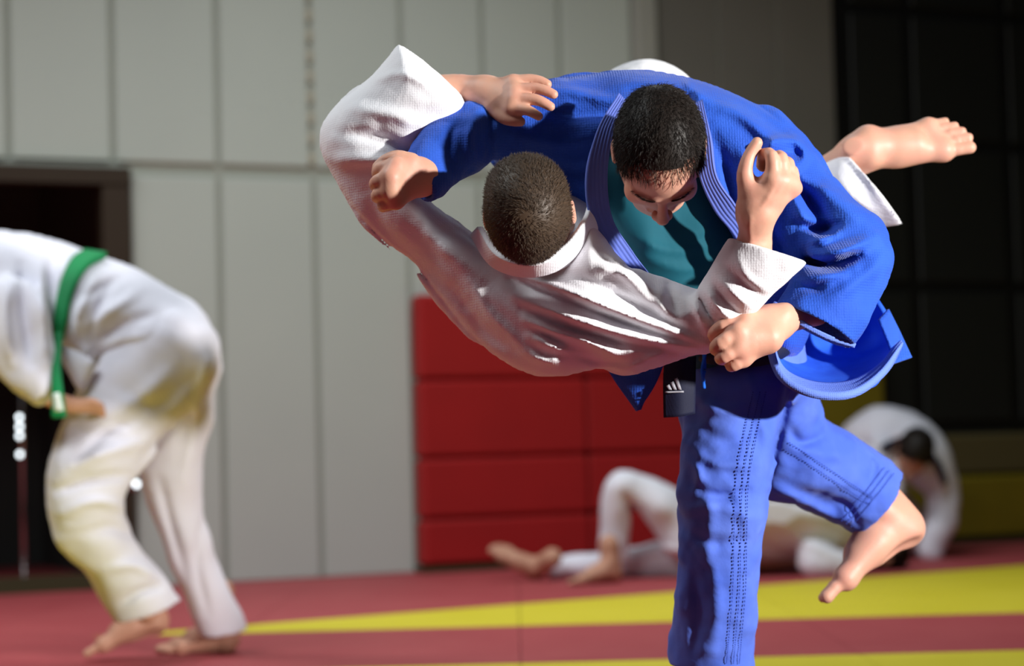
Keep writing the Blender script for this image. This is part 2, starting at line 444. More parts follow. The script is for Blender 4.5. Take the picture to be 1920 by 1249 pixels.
def poly_sdf(p, gx, gy):
    GX, GY = np.meshgrid(gx, gy, indexing='ij')
    d = np.full(GX.shape, 1e9); ins = np.zeros(GX.shape, bool)
    n = len(p)
    for i in range(n):
        a, b = p[i], p[(i + 1) % n]; ba = b - a; L = ba @ ba + 1e-9
        t = np.clip(((GX - a[0]) * ba[0] + (GY - a[1]) * ba[1]) / L, 0, 1)
        d = np.minimum(d, np.hypot(GX - a[0] - t * ba[0], GY - a[1] - t * ba[1]))
        c = (a[1] > GY) != (b[1] > GY)
        xi = a[0] + (GY - a[1]) / (b[1] - a[1] + 1e-12) * ba[0]
        ins ^= c & (GX < xi)
    return np.where(ins, -d, d)
def cm(vol, relax=1):                         # mesh of a camera-axes volume, in world space
    v, f = vol.mesh(relax); return toW(v), f

# ------------------------------------------------------------------ heads, hair, feet
def head_vol(h=0.0028, neck=True):
    V = Vol((-.105, -.125, -.15), (.105, .135, .135), h)
    V.ell((0, -.014, .034), (.0745, .096, .086), 0.0)
    V.ell((0, .024, -.042), (.057, .064, .074), .03)
    V.ell((0, .030, .030), (.064, .058, .060), .02)                     # forehead
    V.ell((0, .060, -.098), (.027, .027, .022), .035)                   # chin
    for s in (-1, 1):
        V.cone((s * .052, .005, -.055), (s * .03, .055, -.095), .018, .014, .025)   # jaw
        V.ell((s * .043, .058, -.024), (.022, .022, .022), .02)         # cheek
        V.ell((s * .031, .106, .004), (.019, .022, .014), .012, sub=True)
        V.ell((s * .031, .076, .003), (.0165, .013, .0125), .004)       # lowered lid
        V.cone((s * .048, .070, .022), (s * .012, .086, .020), .008, .009, .012)   # brow
    V.cone((0, .086, .014), (0, .111, -.026), .0075, .0105, .010)       # nose
    V.ell((0, .113, -.030), (.011, .010, .009), .006)
    for s in (-1, 1): V.ell((s * .0125, .103, -.034), (.007, .010, .0075), .005)
    V.cone((-.020, .083, -.062), (.020, .083, -.062), .005, .005, .008); V.ell((0, .088, -.061), (.014, .006, .005), .006)
    V.ell((0, .086, -.071), (.017, .008, .006), .006)
    V.cone((-.024, .092, -.0665), (.024, .092, -.0665), .0016, .0016, .002, sub=True)
    for s in (-1, 1):
        V.ell((s * .079, -.012, -.004), (.008, .021, .032), .006)
        V.ell((s * .0875, -.008, -.004), (.005, .012, .021), .004, sub=True)
    if neck: V.cone((0, -.028, -.05), (0, -.036, -.16), .054, .056, .02)
    else: V.cone((0, -.020, -.05), (0, -.010, -.15), .050, .040, .02)
    return V
HEAD_V, HEAD_F = head_vol().mesh(1)
HEADN = head_vol(neck=False).mesh(1)
def frame(fwd, upv):
    """columns x(right of the head), y(forward), z(up) in camera axes"""
    y = np.array(fwd, float); z = np.array(upv, float); z /= np.linalg.norm(z)
    y -= z * (y @ z); y /= np.linalg.norm(y); x = np.cross(y, z)
    det = np.linalg.det(np.stack([x, y, z], 1))
    return np.stack([x, y, z], 1)             # camera axes here are left-handed (right, up, depth): mirrored below
def place(v, fr, c, scale=1.0):
    return np.asarray(c) + (np.asarray(v) * scale) @ fr.T
def hair_mask(v, front=.0):
    y, z = v[:, 1], v[:, 2]
    line = np.where(y > .02, .022 + (y - .02) * 1.0 + front, -.088 + np.clip((y + .075) / .095, 0, 1) * .110)
    ear = (np.abs(v[:, 0]) > .0765) & (z < .032) & (y > -.045) & (y < .025)
    return (z > line) & ~ear
def hair_mesh(fr, c, scale, flow, n, length, lift=.45, cap=.0035, front=0.0, capfront=.012, thin=None, wid=.00055, seed=1):
    """short strands rooted on the scalp plus a close-fitting cap under them; returned in camera axes"""
    g = np.random.default_rng(seed)
    v, f = HEAD_V, HEAD_F
    ms = hair_mask(v, capfront + 6 * np.clip(.0 + np.abs(v[:, 0]) * 0, 0, 1) if capfront < .02 else capfront + np.where(np.abs(v[:, 0]) > .035, .012, 0.0) * (v[:, 1] > .03))
    fm = ms[f].all(1)
    nr = np.zeros_like(v); e = np.cross(v[f[:, 2]] - v[f[:, 0]], v[f[:, 3]] - v[f[:, 1]])
    for a in range(4): np.add.at(nr, f[:, a], e)
    nr /= np.linalg.norm(nr, axis=1, keepdims=True) + 1e-12
    if nr[np.argmax(v[:, 2])][2] < 0: nr = -nr
    used = np.unique(f[fm]); mp = -np.ones(len(v), int); mp[used] = np.arange(len(used))
    edge = np.clip((v[used][:, 2] - (-.02)) / .08, 0.35, 1)
    capv = v[used] + nr[used] * (cap * edge)[:, None]; capf = mp[f[fm]]
    fm2 = hair_mask(v, front)[f].all(1); ff = f[fm2]
    pick = ff[g.integers(0, len(ff), n)]; wts = g.dirichlet([1, 1, 1, 1], n)
    root = (v[pick] * wts[..., None]).sum(1); nn = (nr[pick] * wts[..., None]).sum(1)
    if thin is not None:
        keep = g.random(n) < thin(root); root, nn = root[keep], nn[keep]
    k = len(root); fl = flow(root); fl = fl - nn * (fl * nn).sum(1)[:, None]; fl /= np.linalg.norm(fl, axis=1, keepdims=True) + 1e-9
    L = length * (0.65 + 0.7 * g.random(k))[:, None]
    d1 = nn * lift + fl + g.normal(0, .28, (k, 3)); d1 /= np.linalg.norm(d1, axis=1, keepdims=True)
    d2 = nn * (lift - .3) + fl + g.normal(0, .28, (k, 3)); d2 /= np.linalg.norm(d2, axis=1, keepdims=True)
    p0 = root + nn * cap * .3; p1 = p0 + d1 * L * .55; p2 = p1 + d2 * L * .45
    sd = np.cross(d1, nn); sd /= np.linalg.norm(sd, axis=1, keepdims=True) + 1e-9; s2 = np.cross(d1, sd)
    ring = lambda p, w_: [p + sd * w_, p + (-.5 * sd + .87 * s2) * w_, p + (-.5 * sd - .87 * s2) * w_]
    A = ring(p0, wid); B = ring(p1, wid * .8)
    sv = np.stack(A + B + [p2], 1).reshape(-1, 3); b = np.arange(k)[:, None] * 7 + len(capv)
    tri = [(0, 1, 4), (0, 4, 3), (1, 2, 5), (1, 5, 4), (2, 0, 3), (2, 3, 5), (3, 4, 6), (4, 5, 6), (5, 3, 6)]
    sf = np.concatenate([b + np.array(t)[None] for t in tri])
    vv = np.concatenate([capv, sv])
    tris = np.concatenate([capf[:, [0, 1, 2]], capf[:, [0, 2, 3]], sf])
    return place(vv, fr, c, scale), tris
def brow_mesh(fr, c, scale, side, n=420, seed=3):
    g = np.random.default_rng(seed); out = []; fs = []
    for s in (side,):
        for i in range(n // 2):
            t = g.random(); p = np.array([s * (.014 + .038 * t), .0945 - .021 * t * t, .024 + .006 * t - .004 * t * t + g.normal(0, .0022)])
            d = np.array([s * .8, -.25 + .3 * g.random(), .25 + g.normal(0, .2)]); d /= np.linalg.norm(d)
            w_ = np.array([0, .0004, .0004]); b = len(out)
            out += [p - w_, p + w_, p + d * .008 + np.array([0, .001, 0])]; fs.append((b, b + 1, b + 2))
    return place(np.array(out), fr, c, scale), np.array(fs)
def foot_vol(h=0.003, shank=0.16, sh=None, bend=(0, 0)):
    """local: x side (+ = big-toe side), y heel->toe, z up from sole; ankle over the heel"""
    sh = sh or (bend[0], bend[1] - .004, .10 + shank)
    V = Vol((min(-.07, sh[0] - .05), min(-.07, sh[1] - .05), -.02), (max(.07, sh[0] + .05), .235, max(.12, .05 + sh[2])), h)
    V.ell((0, -.022, .030), (.030, .034, .030), 0)
    V.cone((0, -.015, .035), (.004, .05, .038), .032, .034, .02)
    V.cone((0, .0, .065), (.006, .085, .044), .034, .026, .03)
    V.cone((.016, .05, .045), (.026, .135, .022), .026, .021, .02)
    V.cone((-.012, .03, .030), (-.026, .115, .018), .022, .017, .02)
    V.cone((.026, .135, .021), (-.026, .115, .017), .020, .016, .015)
    V.ell((.022, .01, .005), (.02, .04, .012), .015, sub=True)
    tl = [(.030, .185, .0125, .0125), (.010, .186, .0095, .011), (-.005, .176, .009, .011), (-.019, .164, .0085, .0105), (-.032, .148, .008, .010)]
    for i, (x, y, r, z) in enumerate(tl):
        x0 = .028 - i * .0135
        V.cone((x0, .125 - i * .006, .020), (x, y - .022, z + .006), r, r * .92, .006)
        V.cone((x, y - .022, z + .006), (x, y, z), r * .92, r * 1.0, .003)
    for s in (-1, 1): V.ell((s * .029, .004, .080 + s * .006), (.010, .013, .013), .014)
    V.cone((0, -.002, .08), sh, .033, .040, .03)
    V.cone((0, -.038, .05), (0, -.030, .13), .012, .014, .03)
    return V
FOOT_V, FOOT_F = foot_vol().mesh(1)
def foot(heel, toe, upv, scale=1.0, side=1, vf=None, shank_to=None):
    """heel/toe/up in camera axes; side=+1 puts the big toe on the x side of frame"""
    v, f = vf if vf else (FOOT_V, FOOT_F)
    fr = frame(np.array(toe) - np.array(heel), upv)
    if shank_to is not None:
        t = fr.T @ (np.asarray(shank_to) - np.asarray(heel)) / scale - np.array([0, .055, 0]); t[0] *= side
        v, f = foot_vol(0.003, sh=tuple(t)).mesh(1)
    w_ = v * np.array([side, 1, 1]); w_ = w_ + np.array([0, .055, 0])
    out = place(w_, fr, heel, scale)
    return out, f
def person_part(vols, relax=1):
    return joinq([cm(V, relax) if isinstance(V, Vol) else (toW(V[0]), V[1]) for V in vols])
# ------------------------------------------------------------------ the hall
EW = np.array([1.93, 0.89, 0]); EW /= np.linalg.norm(EW); W0 = np.array([-2.42, 10.08, 0]); NW = np.array([EW[1], -EW[0], 0])   # towards camera
def s_of(px, py=600):                         # distance along the wall where a pixel's ray meets it
    a = P(px, py, 1.0) - CO; A = np.array([[a[0], -EW[0]], [a[1], -EW[1]]]); t = np.linalg.solve(A, W0[:2] - CO[:2]); return t[1]
def z_of(px, py):
    a = P(px, py, 1.0) - CO; A = np.array([[a[0], -EW[0]], [a[1], -EW[1]]]); t = np.linalg.solve(A, W0[:2] - CO[:2]); return CO[2] + a[2] * t[0]
def wbox(s0, s1, z0, z1, t0, t1, bevel=0.0):  # box on the wall, t measured towards the camera
    return box(W0 + EW * s0 + NW * t0 + np.array([0, 0, z0]), EW * (s1 - s0), NW * (t1 - t0), np.array([0, 0, z1 - z0]), bevel)
def structure(name, v, f, m, parent=None, smooth=False):
    o = obj(name, v, f, m, parent, smooth)
    if parent is None: o['kind'] = 'structure'
    return o

# floor of judo mats
floor = structure('floor', *box((-9, -4, -0.12), (20, 0, 0), (0, 20, 0), (0, 0, 0.08)), 'concrete')
def mat_piece(poly, m):
    n = len(poly); c = np.mean(poly, 0); q = []
    for p in poly:
        d = np.array(c) - np.array(p); q.append(np.array(p) + d / np.linalg.norm(d) * 0.002)
    v = [(x, y, -0.04) for x, y in q] + [(x, y, 0.0) for x, y in q]
    f = [tuple(range(n))[::-1], tuple(range(n, 2 * n))] + [(i, (i + 1) % n, (i + 1) % n + n, i + n) for i in range(n)]
    structure('mat', np.array(v), f, m, floor)
def clip(poly, a, b, c):                      # keep a*x+b*y<=c
    out = []
    for i in range(len(poly)):
        p, q = np.array(poly[i]), np.array(poly[(i + 1) % len(poly)]); dp = a * p[0] + b * p[1] - c; dq = a * q[0] + b * q[1] - c
        if dp <= 0: out.append(tuple(p))
        if dp * dq < 0: out.append(tuple(p + (q - p) * dp / (dp - dq)))
    return out
A1, A2 = floor_at(450, 1173)[:2], floor_at(1920, 1060)[:2]
dg = A2 - A1; na, nb = -dg[1], dg[0]; nc = na * A1[0] + nb * A1[1]           # far side: na*x+nb*y > nc
YB, YA = 7.62, 6.33
for i in range(-8, 10):
    x0, x1 = i * 1.0, i * 1.0 + 1.0
    for (y0, y1, m_) in ((-3, -1, 'red_mat'), (-1, 1, 'red_mat'), (1, 3.2, 'red_mat'), (3.2, 5.06, 'red_mat'), (5.06, YA, 'yellow_mat'), (YA, YB, 'red_mat')):
        mat_piece([(x0, y0), (x1, y0), (x1, y1), (x0, y1)], m_)
    for (y0, y1) in ((YB, 8.9), (8.9, 10.2), (10.2, 11.5), (11.5, 13.0), (13.0, 15.0)):
        q = [(x0, y0), (x1, y0), (x1, y1), (x0, y1)]
        far = clip(q, -na, -nb, -nc); near = clip(q, na, nb, nc)
        if len(far) > 2: mat_piece(far, 'red_mat')
        if len(near) > 2: mat_piece(near, 'yellow_mat')

# back wall: panels on a substrate, with the doorway left open
sF = s_of(245, 600); sJ = s_of(192, 600); sR = s_of(1195, 60); sD = s_of(1572, 300); zS = z_of(420, 322)
S0, S1 = -5.0, s_of(3000, 600)
zF = z_of(120, 345)
wv, wf = join([wbox(sF - 0.02, S1, -0.04, 4.6, -0.20, -0.02), wbox(S0, sF - 0.02, zS - 0.02, 4.6, -0.20, -0.02)])
wall = structure('wall_back', wv, wf, 'joint')
seams = [S0, s_of(-560, 100), s_of(-370, 100), s_of(-180, 100), s_of(15, 100), s_of(211, 150), s_of(408, 150), s_of(582, 150), s_of(752, 60), s_of(905, 60), s_of(1050, 60), sR - 0.03]
g = 0.015
for a, b in zip(seams[:-1], seams[1:]): structure('panel', *wbox(a + g, b - g, zS + 0.035, 4.55, -0.03, 0.0, 0.006), 'panel', wall)
low = [sF, s_of(418, 700), s_of(600, 800), s_of(777, 800), s_of(905, 600), s_of(1050, 600), sR - 0.03]
for a, b in zip(low[:-1], low[1:]): structure('panel', *wbox(a + g, b - g, 0.0, zS - 0.03, -0.03, 0.0, 0.006), 'panel', wall)
ss = s_of(582, 150)
for k in range(16): structure('clip', *wbox(ss - 0.016, ss + 0.016, zS + 0.05 + k * 0.105, zS + 0.115 + k * 0.105, -0.02, 0.004, 0.004), 'strip', wall)
structure('pilaster', *wbox(sR - 0.03, sR + 0.10, 0, 4.55, -0.03, 0.05, 0.01), 'post', wall)
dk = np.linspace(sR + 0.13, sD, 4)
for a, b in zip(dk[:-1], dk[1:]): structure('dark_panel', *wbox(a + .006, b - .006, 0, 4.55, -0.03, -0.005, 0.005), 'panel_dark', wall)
# black glazed screen on the right
scr = structure('wall_screen', *wbox(sD, S1, 0, 4.6, -0.02, 0.01), 'black_frame')
cols = [sD + 0.06, s_of(1705, 300), s_of(1885, 300), s_of(2080, 300), s_of(2290, 300), s_of(2520, 300), s_of(2760, 300), S1]
rows_ = [0.05, z_of(1800, 800), z_of(1800, 540), z_of(1800, 275), z_of(1800, 30), 4.4]
for a, b in zip(cols[:-1], cols[1:]):
    for c_, d_ in zip(rows_[:-1], rows_[1:]): structure('black_pane', *wbox(a + .035, b - .035, c_ + .03, d_ - .03, 0.0, 0.025, 0.008), 'black_panel', scr)
we = W0 + EW * S1
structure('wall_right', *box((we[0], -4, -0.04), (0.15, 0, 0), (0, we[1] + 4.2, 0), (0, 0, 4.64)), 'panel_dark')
# padding along the foot of the wall
def pads(sa, sb, zs, m_, t=0.12):
    for z0, z1 in zip(zs[:-1], zs[1:]): structure('wall_pad', *wbox(sa + .004, sb - .004, z0 + .003, z1 - .003, 0.003, t, 0.02), m_, wall)
rz = [0.03, 0.27, 0.58, 0.98, 1.42]
pads(s_of(772, 800), s_of(1085, 800), rz, 'red_pad'); pads(s_of(1085, 800), s_of(1400, 800), rz, 'red_pad', 0.10)
pads(s_of(1400, 760), s_of(1640, 760), [0.03, 0.58, 1.1], 'yellow_pad', 0.12)
pads(s_of(1645, 900), s_of(2200, 900), [0.03, z_of(1850, 890)], 'yellow_pad', 0.10); pads(s_of(1645, 900), s_of(2200, 900), [z_of(1850, 890), z_of(1850, 812)], 'brown_pad', 0.06)
structure('trim_1', *wbox(s_of(772, 800), s_of(2200, 900), 0, 0.028, 0.003, 0.135), 'sill')
# doorway on the left: brown frame, dark recess
door = structure('door_1', *join([wbox(S0, sF, zF, zS + 0.0, -0.05, 0.05), wbox(sJ, sF, 0, zF, -0.05, 0.04)]), 'frame_brown')
structure('trim_2', *wbox(S0, sJ, 0, 0.075, -0.04, 0.04), 'sill')
rec = structure('wall_recess', *join([wbox(S0, sF + 0.4, 0, 2.4, -2.6, -2.5), wbox(sF + 0.1, sF + 0.2, 0, 2.4, -2.5, -0.21), wbox(S0, sF + 0.4, 2.3, 2.4, -2.5, -0.21), wbox(S0 - .1, S0, 0, 2.4, -2.5, -0.21)]), 'recess')
# thin chrome pole with a column of small bright beads inside the recess
def in_recess(px, t, z): return W0 + EW * s_of(px, 800) + NW * t + np.array([0, 0, z])
b0 = in_recess(66, -0.30, 0.0)
st = thing('bead_pole', 'thin chrome pole with a column of small bright beads in the dark doorway', 'lamp', b0)
def lathe(prof, c, n=20):
    v = []; f = []
    for (r, z) in prof:
        for s in range(n): a = 2 * math.pi * s / n; v.append((c[0] + r * math.cos(a), c[1] + r * math.sin(a), c[2] + z))
    for k in range(len(prof) - 1):
        for s in range(n): f.append((k * n + s, k * n + (s + 1) % n, (k + 1) * n + (s + 1) % n, (k + 1) * n + s))
    f.append(tuple(range(n))[::-1]); f.append(tuple((len(prof) - 1) * n + s for s in range(n)))
    return np.array(v), f
obj('base', *lathe([(.09, 0), (.09, .008), (.02, .02)], b0), 'chrome', st)
obj('pole', *lathe([(.011, .018), (.011, 1.02), (.006, 1.04)], b0, 10), 'chrome', st)
for zz in (0.855, 0.81, 0.765, 0.675):
    zz2 = zz - 0.02
    obj('bulb', *lathe([(.002, -.012), (.007, -.010), (.011, -.003), (.011, .003), (.007, .010), (.002, .012)], b0 + np.array([-.008, -.02, zz2]), 12), 'bulb', st)
wl = in_recess(247, 0.045, z_of(247, 908))
sl_ = thing('wall_lamp', 'small round lit lamp fixed to the doorway jamb', 'lamp', wl)
obj('bulb', *lathe([(.003, -.013), (.009, -.010), (.012, -.003), (.012, .003), (.009, .010), (.003, .013)], wl + NW * .025, 12), 'bulb', sl_)
obj('plate', *wbox(s_of(247, 900) - .02, s_of(247, 900) + .02, z_of(247, 908) - .03, z_of(247, 908) + .03, 0.0405, 0.05), 'chrome', sl_)
# ================================================================== the thrower in blue
wb = floor_at(1335, 1462); wb[2] = 0.0
blue = thing('person', 'person in blue judo suit standing on one leg, bent over and throwing an opponent', 'person', wb)
# --- body: head, neck, arms with hands, legs with feet
HB = C(1236, 290, 3.70)
frB = frame((0.05, -math.cos(math.radians(13)), -math.sin(math.radians(13))), (-0.02, math.sin(math.radians(13)), -math.cos(math.radians(13))))
headB = (place(HEAD_V, frB, HB, 0.97), HEAD_F)
def hand(V, wrist, palm, fingers, thumb, k=0.006):
    """wrist: (px,py,d,r); palm: list of knuckles; fingers: lists of joints after the knuckle; thumb: joints"""
    for q in palm: V.tube([wrist, q], 0.014, n=1)
    for a, b in zip(palm[:-1], palm[1:]): V.tube([a, b], 0.010, n=1)
    for q, f_ in zip(palm, fingers): V.tube([q] + f_, 0.004, n=3)
    V.tube([wrist] + thumb[:1], 0.014, n=1); V.tube(thumb, 0.005, n=3)
V = Vol.px(1320, 1560, 520, 720, 3.55, 3.92, 0.0022)          # right hand, gripping the other's jacket
wr = (1452, 606, 3.705, 27)
hand(V, wr, [(1398, 602, 3.672, 17), (1384, 624, 3.655, 17.5), (1383, 649, 3.655, 17), (1394, 671, 3.668, 15.5)],
     [[(1356, 612, 3.665, 13.5), (1338, 628, 3.69, 11.5), (1350, 640, 3.715, 10)], [(1352, 643, 3.648, 13.5), (1342, 654, 3.675, 12), (1356, 660, 3.71, 10.5)],
      [(1358, 668, 3.65, 13), (1352, 674, 3.68, 11.5), (1364, 674, 3.71, 10)], [(1376, 684, 3.662, 12), (1370, 686, 3.69, 10.5), (1380, 684, 3.712, 9.5)]],
     [(1422, 592, 3.715, 18), (1384, 594, 3.725, 13.5), (1352, 606, 3.73, 11.5), (1330, 622, 3.725, 10)])
V.tube([(1440, 634, 3.675, 30), (1410, 640, 3.668, 26)], 0.02, n=1)
V.tube([(1452, 606, 3.705, 27), (1490, 592, 3.735, 28), (1530, 585, 3.785, 26)], 0.02)
V.ell(C(1472, 586, 3.70), (.012, .012, .012), .015)
V.noise(0.02, 0.0007)
handR = V
V = Vol.px(680, 900, 270, 430, 3.62, 4.0, 0.0024)             # left hand, gripping the sleeve
hand(V, (790, 332, 3.80, 28), [(742, 312, 3.745, 17), (733, 333, 3.735, 17.5), (733, 356, 3.738, 17), (742, 376, 3.75, 15.5)],
     [[(716, 316, 3.755, 13), (708, 326, 3.79, 11.5), (722, 330, 3.81, 10)], [(708, 340, 3.745, 13), (704, 348, 3.785, 11.5), (718, 350, 3.81, 10.5)],
      [(710, 364, 3.75, 12.5), (708, 370, 3.785, 11.5), (722, 370, 3.81, 10)], [(722, 384, 3.76, 11.5), (718, 388, 3.79, 10.5), (732, 386, 3.81, 9.5)]],
     [(770, 304, 3.77, 17), (746, 294, 3.765, 13), (724, 300, 3.77, 11.5), (708, 312, 3.775, 10)])
V.tube([(790, 332, 3.80, 28), (815, 322, 3.85, 27), (845, 306, 3.90, 28)], 0.02)
handL = V
V = Vol.px(880, 1620, 170, 760, 3.6, 4.5, 0.008)              # trunk and arms inside the clothes
V.tube([(1238, 250, 3.80, 56), (1250, 300, 3.93, 60)], 0.03, n=1); V.rs = .74
V.tube([(1080, 235, 3.97, 62), (1250, 250, 3.98, 70), (1420, 290, 3.97, 66)], 0.05)
V.tube([(1250, 270, 3.99, 95), (1310, 420, 4.02, 98), (1370, 560, 4.07, 95), (1395, 670, 4.11, 90)], 0.05)
V.rs = .6; V.tube([(1430, 290, 3.96, 55), (1540, 380, 3.91, 50), (1600, 475, 3.875, 42), (1540, 575, 3.795, 36)], 0.03)
V.tube([(1070, 230, 3.97, 55), (940, 240, 3.95, 48), (862, 270, 3.91, 42), (825, 320, 3.845, 32)], 0.03)
coreB = V
V = Vol.px(1240, 1720, 640, 1475, 3.85, 4.6, 0.008); V.rs = .72
V.tube([(1385, 690, 4.09, 80), (1368, 820, 4.03, 72), (1352, 960, 4.0, 58), (1340, 1150, 4.08, 50), (1334, 1300, 4.14, 38), (1333, 1380, 4.17, 36)], 0.03)
V.tube([(1435, 690, 4.16, 78), (1455, 790, 4.26, 70), (1475, 855, 4.3, 58), (1560, 895, 4.37, 50), (1640, 945, 4.41, 36)], 0.03)
legsB = V
def upc(dx, dy, dz=0): return np.array([dx, -dy, dz], float)
# standing foot flat on the mat (heel and toe at floor level)
def camc(wp): return (np.asarray(wp) - CO) @ R3.T
hl = floor_at(1345, 1452); 
heelw = P(1333, 1400, 4.17); heelw = np.array([heelw[0], heelw[1] + 0.03, 0.0]); toew = heelw + np.array([-0.10, -0.22, 0])
footS = foot(camc(heelw), camc(toew), R3 @ np.array([0, 0, 1.0]), 1.05, 1)
# raised foot, sole turned to the right
footR = foot(C(1742, 1004, 4.42), C(1562, 1126, 4.36), upc(-0.50, -0.86, 0.0), 1.12, 1, shank_to=C(1600, 912, 4.385))
bv, bf = person_part([headB, handR, handL, coreB, legsB, footS, footR])
bodyB = obj('body', bv, bf, 'skin', blue)
def flowB(r): 
    return np.stack([r[:, 0] * 1.2 + .1, np.full(len(r), .9), -0.55 - 4 * np.clip(np.abs(r[:, 0]) - .04, 0, 1)], 1)
def thinB(r): return np.clip(1.0 - np.clip((r[:, 1] - .012) / .05, 0, 1) * .88, .05, 1) * np.where(np.abs(r[:, 0]) > .045, 1, 1)
hv, hf = hair_mesh(frB, HB, 0.97, flowB, 19000, .018, lift=.34, cap=.0045, front=-.004, capfront=.034, thin=thinB, wid=.00045, seed=2)
# the cap stops short of the thin front
obj('hair', toW(hv), hf, 'hair_dark', blue)
for s_ in (-1, 1):
    ev, ef = brow_mesh(frB, HB, 0.97, s_); obj('eyebrow', toW(ev), ef, 'hair_dark', blue)

# --- shirt
V = Vol.px(1080, 1460, 260, 720, 3.7, 4.3, 0.006)
V.inflate([(1150, 250), (1240, 300), (1330, 300), (1410, 420), (1430, 560), (1440, 690), (1300, 690), (1250, 590), (1180, 520), (1130, 420), (1120, 320)],
          [(1240, 300, 3.99), (1180, 460, 3.97), (1300, 500, 3.97), (1380, 680, 4.09)], .105, 80)
V.folds([([(1180, 440), (1260, 470), (1360, 455)], 9, .006), ([(1200, 480), (1280, 505), (1370, 490)], 9, .006), ([(1240, 430), (1300, 440), (1350, 410)], 8, .004)])
V.noise(.05, .004)
obj('t_shirt', *cm(V), 'teal', blue)

# --- jacket
V = Vol.px(745, 1720, 115, 770, 3.5, 4.42, 0.0042)
V.inflate([(940, 215), (985, 172), (1050, 150), (1110, 139), (1190, 131), (1290, 146), (1390, 182), (1470, 232), (1530, 288), (1558, 345), (1566, 440), (1562, 530), (1525, 605), (1490, 668),
           (1400, 672), (1300, 668), (1270, 610), (1225, 560), (1140, 470), (1075, 405), (1000, 345), (925, 300)],
          [(1190, 150, 4.03), (1235, 300, 3.97), (1000, 230, 4.05), (1480, 300, 3.97), (1380, 660, 4.11), (1090, 420, 4.02), (1400, 480, 3.99)], .135, 95)
V.tube([(1050, 225, 3.98, 76), (940, 238, 3.96, 66), (872, 262, 3.92, 64), (832, 292, 3.875, 60), (800, 325, 3.83, 52), (788, 338, 3.81, 48)], .05)
V.tube([(1425, 290, 3.96, 82), (1488, 362, 3.93, 74), (1548, 428, 3.885, 80), (1590, 487, 3.84, 84), (1556, 560, 3.785, 84), (1520, 620, 3.755, 84)], .04)
V.folds([  # right shoulder and sleeve
    ([(1285, 150), (1300, 170), (1330, 185)], 9, .010), ([(1300, 165), (1290, 200), (1300, 230)], 8, -.006),
    ([(1310, 185), (1390, 215), (1470, 290), (1500, 330)], 13, .012), ([(1350, 175), (1440, 225), (1520, 300)], 10, -.006),
    ([(1435, 300), (1450, 265), (1490, 265), (1510, 290), (1500, 310)], 9, .016), ([(1450, 300), (1470, 285), (1495, 292)], 7, -.012),
    ([(1500, 320), (1560, 370), (1620, 420)], 18, .008), ([(1490, 340), (1530, 390), (1560, 440)], 11, -.013), ([(1470, 330), (1500, 400), (1530, 450)], 13, .012),
    ([(1500, 420), (1530, 430), (1570, 425)], 10, -.020), ([(1510, 455), (1550, 445), (1580, 430)], 9, .012),
    ([(1530, 475), (1580, 470), (1640, 445)], 12, .014), ([(1520, 492), (1570, 492), (1610, 478)], 9, -.024), ([(1505, 478), (1540, 500), (1590, 505)], 8, -.014),
    ([(1490, 520), (1540, 520), (1600, 500)], 12, .013), ([(1500, 535), (1530, 540), (1545, 530)], 8, -.008), ([(1560, 560), (1620, 520), (1660, 480)], 16, .008),
    ([(1390, 290), (1420, 360), (1430, 430)], 12, .010), ([(1440, 400), (1450, 450), (1470, 480)], 12, -.012), ([(1340, 260), (1370, 340), (1390, 420)], 12, -.008),
    ([(1468, 590), (1530, 622), (1596, 640)], 4, -.0015), ([(1475, 577), (1535, 608), (1602, 628)], 4, -.0015)], d1=4.02, gain=1.9)
V.folds([  # left shoulder and sleeve
    ([(1240, 178), (1160, 190), (1060, 170), (1000, 175)], 11, .012), ([(1180, 215), (1080, 215), (980, 205)], 14, -.010), ([(1130, 250), (1050, 270), (960, 250)], 13, .010),
    ([(1120, 320), (1050, 320), (970, 300)], 13, -.010), ([(930, 200), (915, 250), (925, 310)], 10, -.012), ([(895, 210), (880, 260), (890, 320)], 10, .010), ([(855, 230), (840, 280), (850, 330)], 9, -.008),
    ([(1150, 160), (1220, 155), (1280, 165)], 8, .006)], d1=4.05, gain=1.2)
V.noise(.06, .004); V.noise(.02, .0012)
V.cut((786, 338, 3.81), (-0.78, 0.45, -0.35), 90)
V.tube([(798, 330, 3.825, 34), (788, 338, 3.81, 36), (760, 352, 3.78, 38)], .004, sub=True)
V.cut((1526, 611, 3.758), (-0.47, 0.88, -0.12), 135)
V.tube([(1538, 592, 3.772, 46), (1526, 611, 3.758, 66), (1500, 655, 3.73, 70)], .004, sub=True)
V.inflate([(1163, 190), (1140, 260), (1132, 340), (1142, 410), (1175, 470), (1220, 530), (1262, 570), (1300, 700), (1420, 700), (1420, 600), (1405, 520), (1372, 440), (1340, 390), (1318, 330), (1312, 240), (1290, 190)],
          [(1240, 200, 3.93), (1180, 460, 3.93), (1300, 500, 3.93), (1380, 680, 4.0)], .1, 50, .006, sub=True)
jv, jf = cm(V)
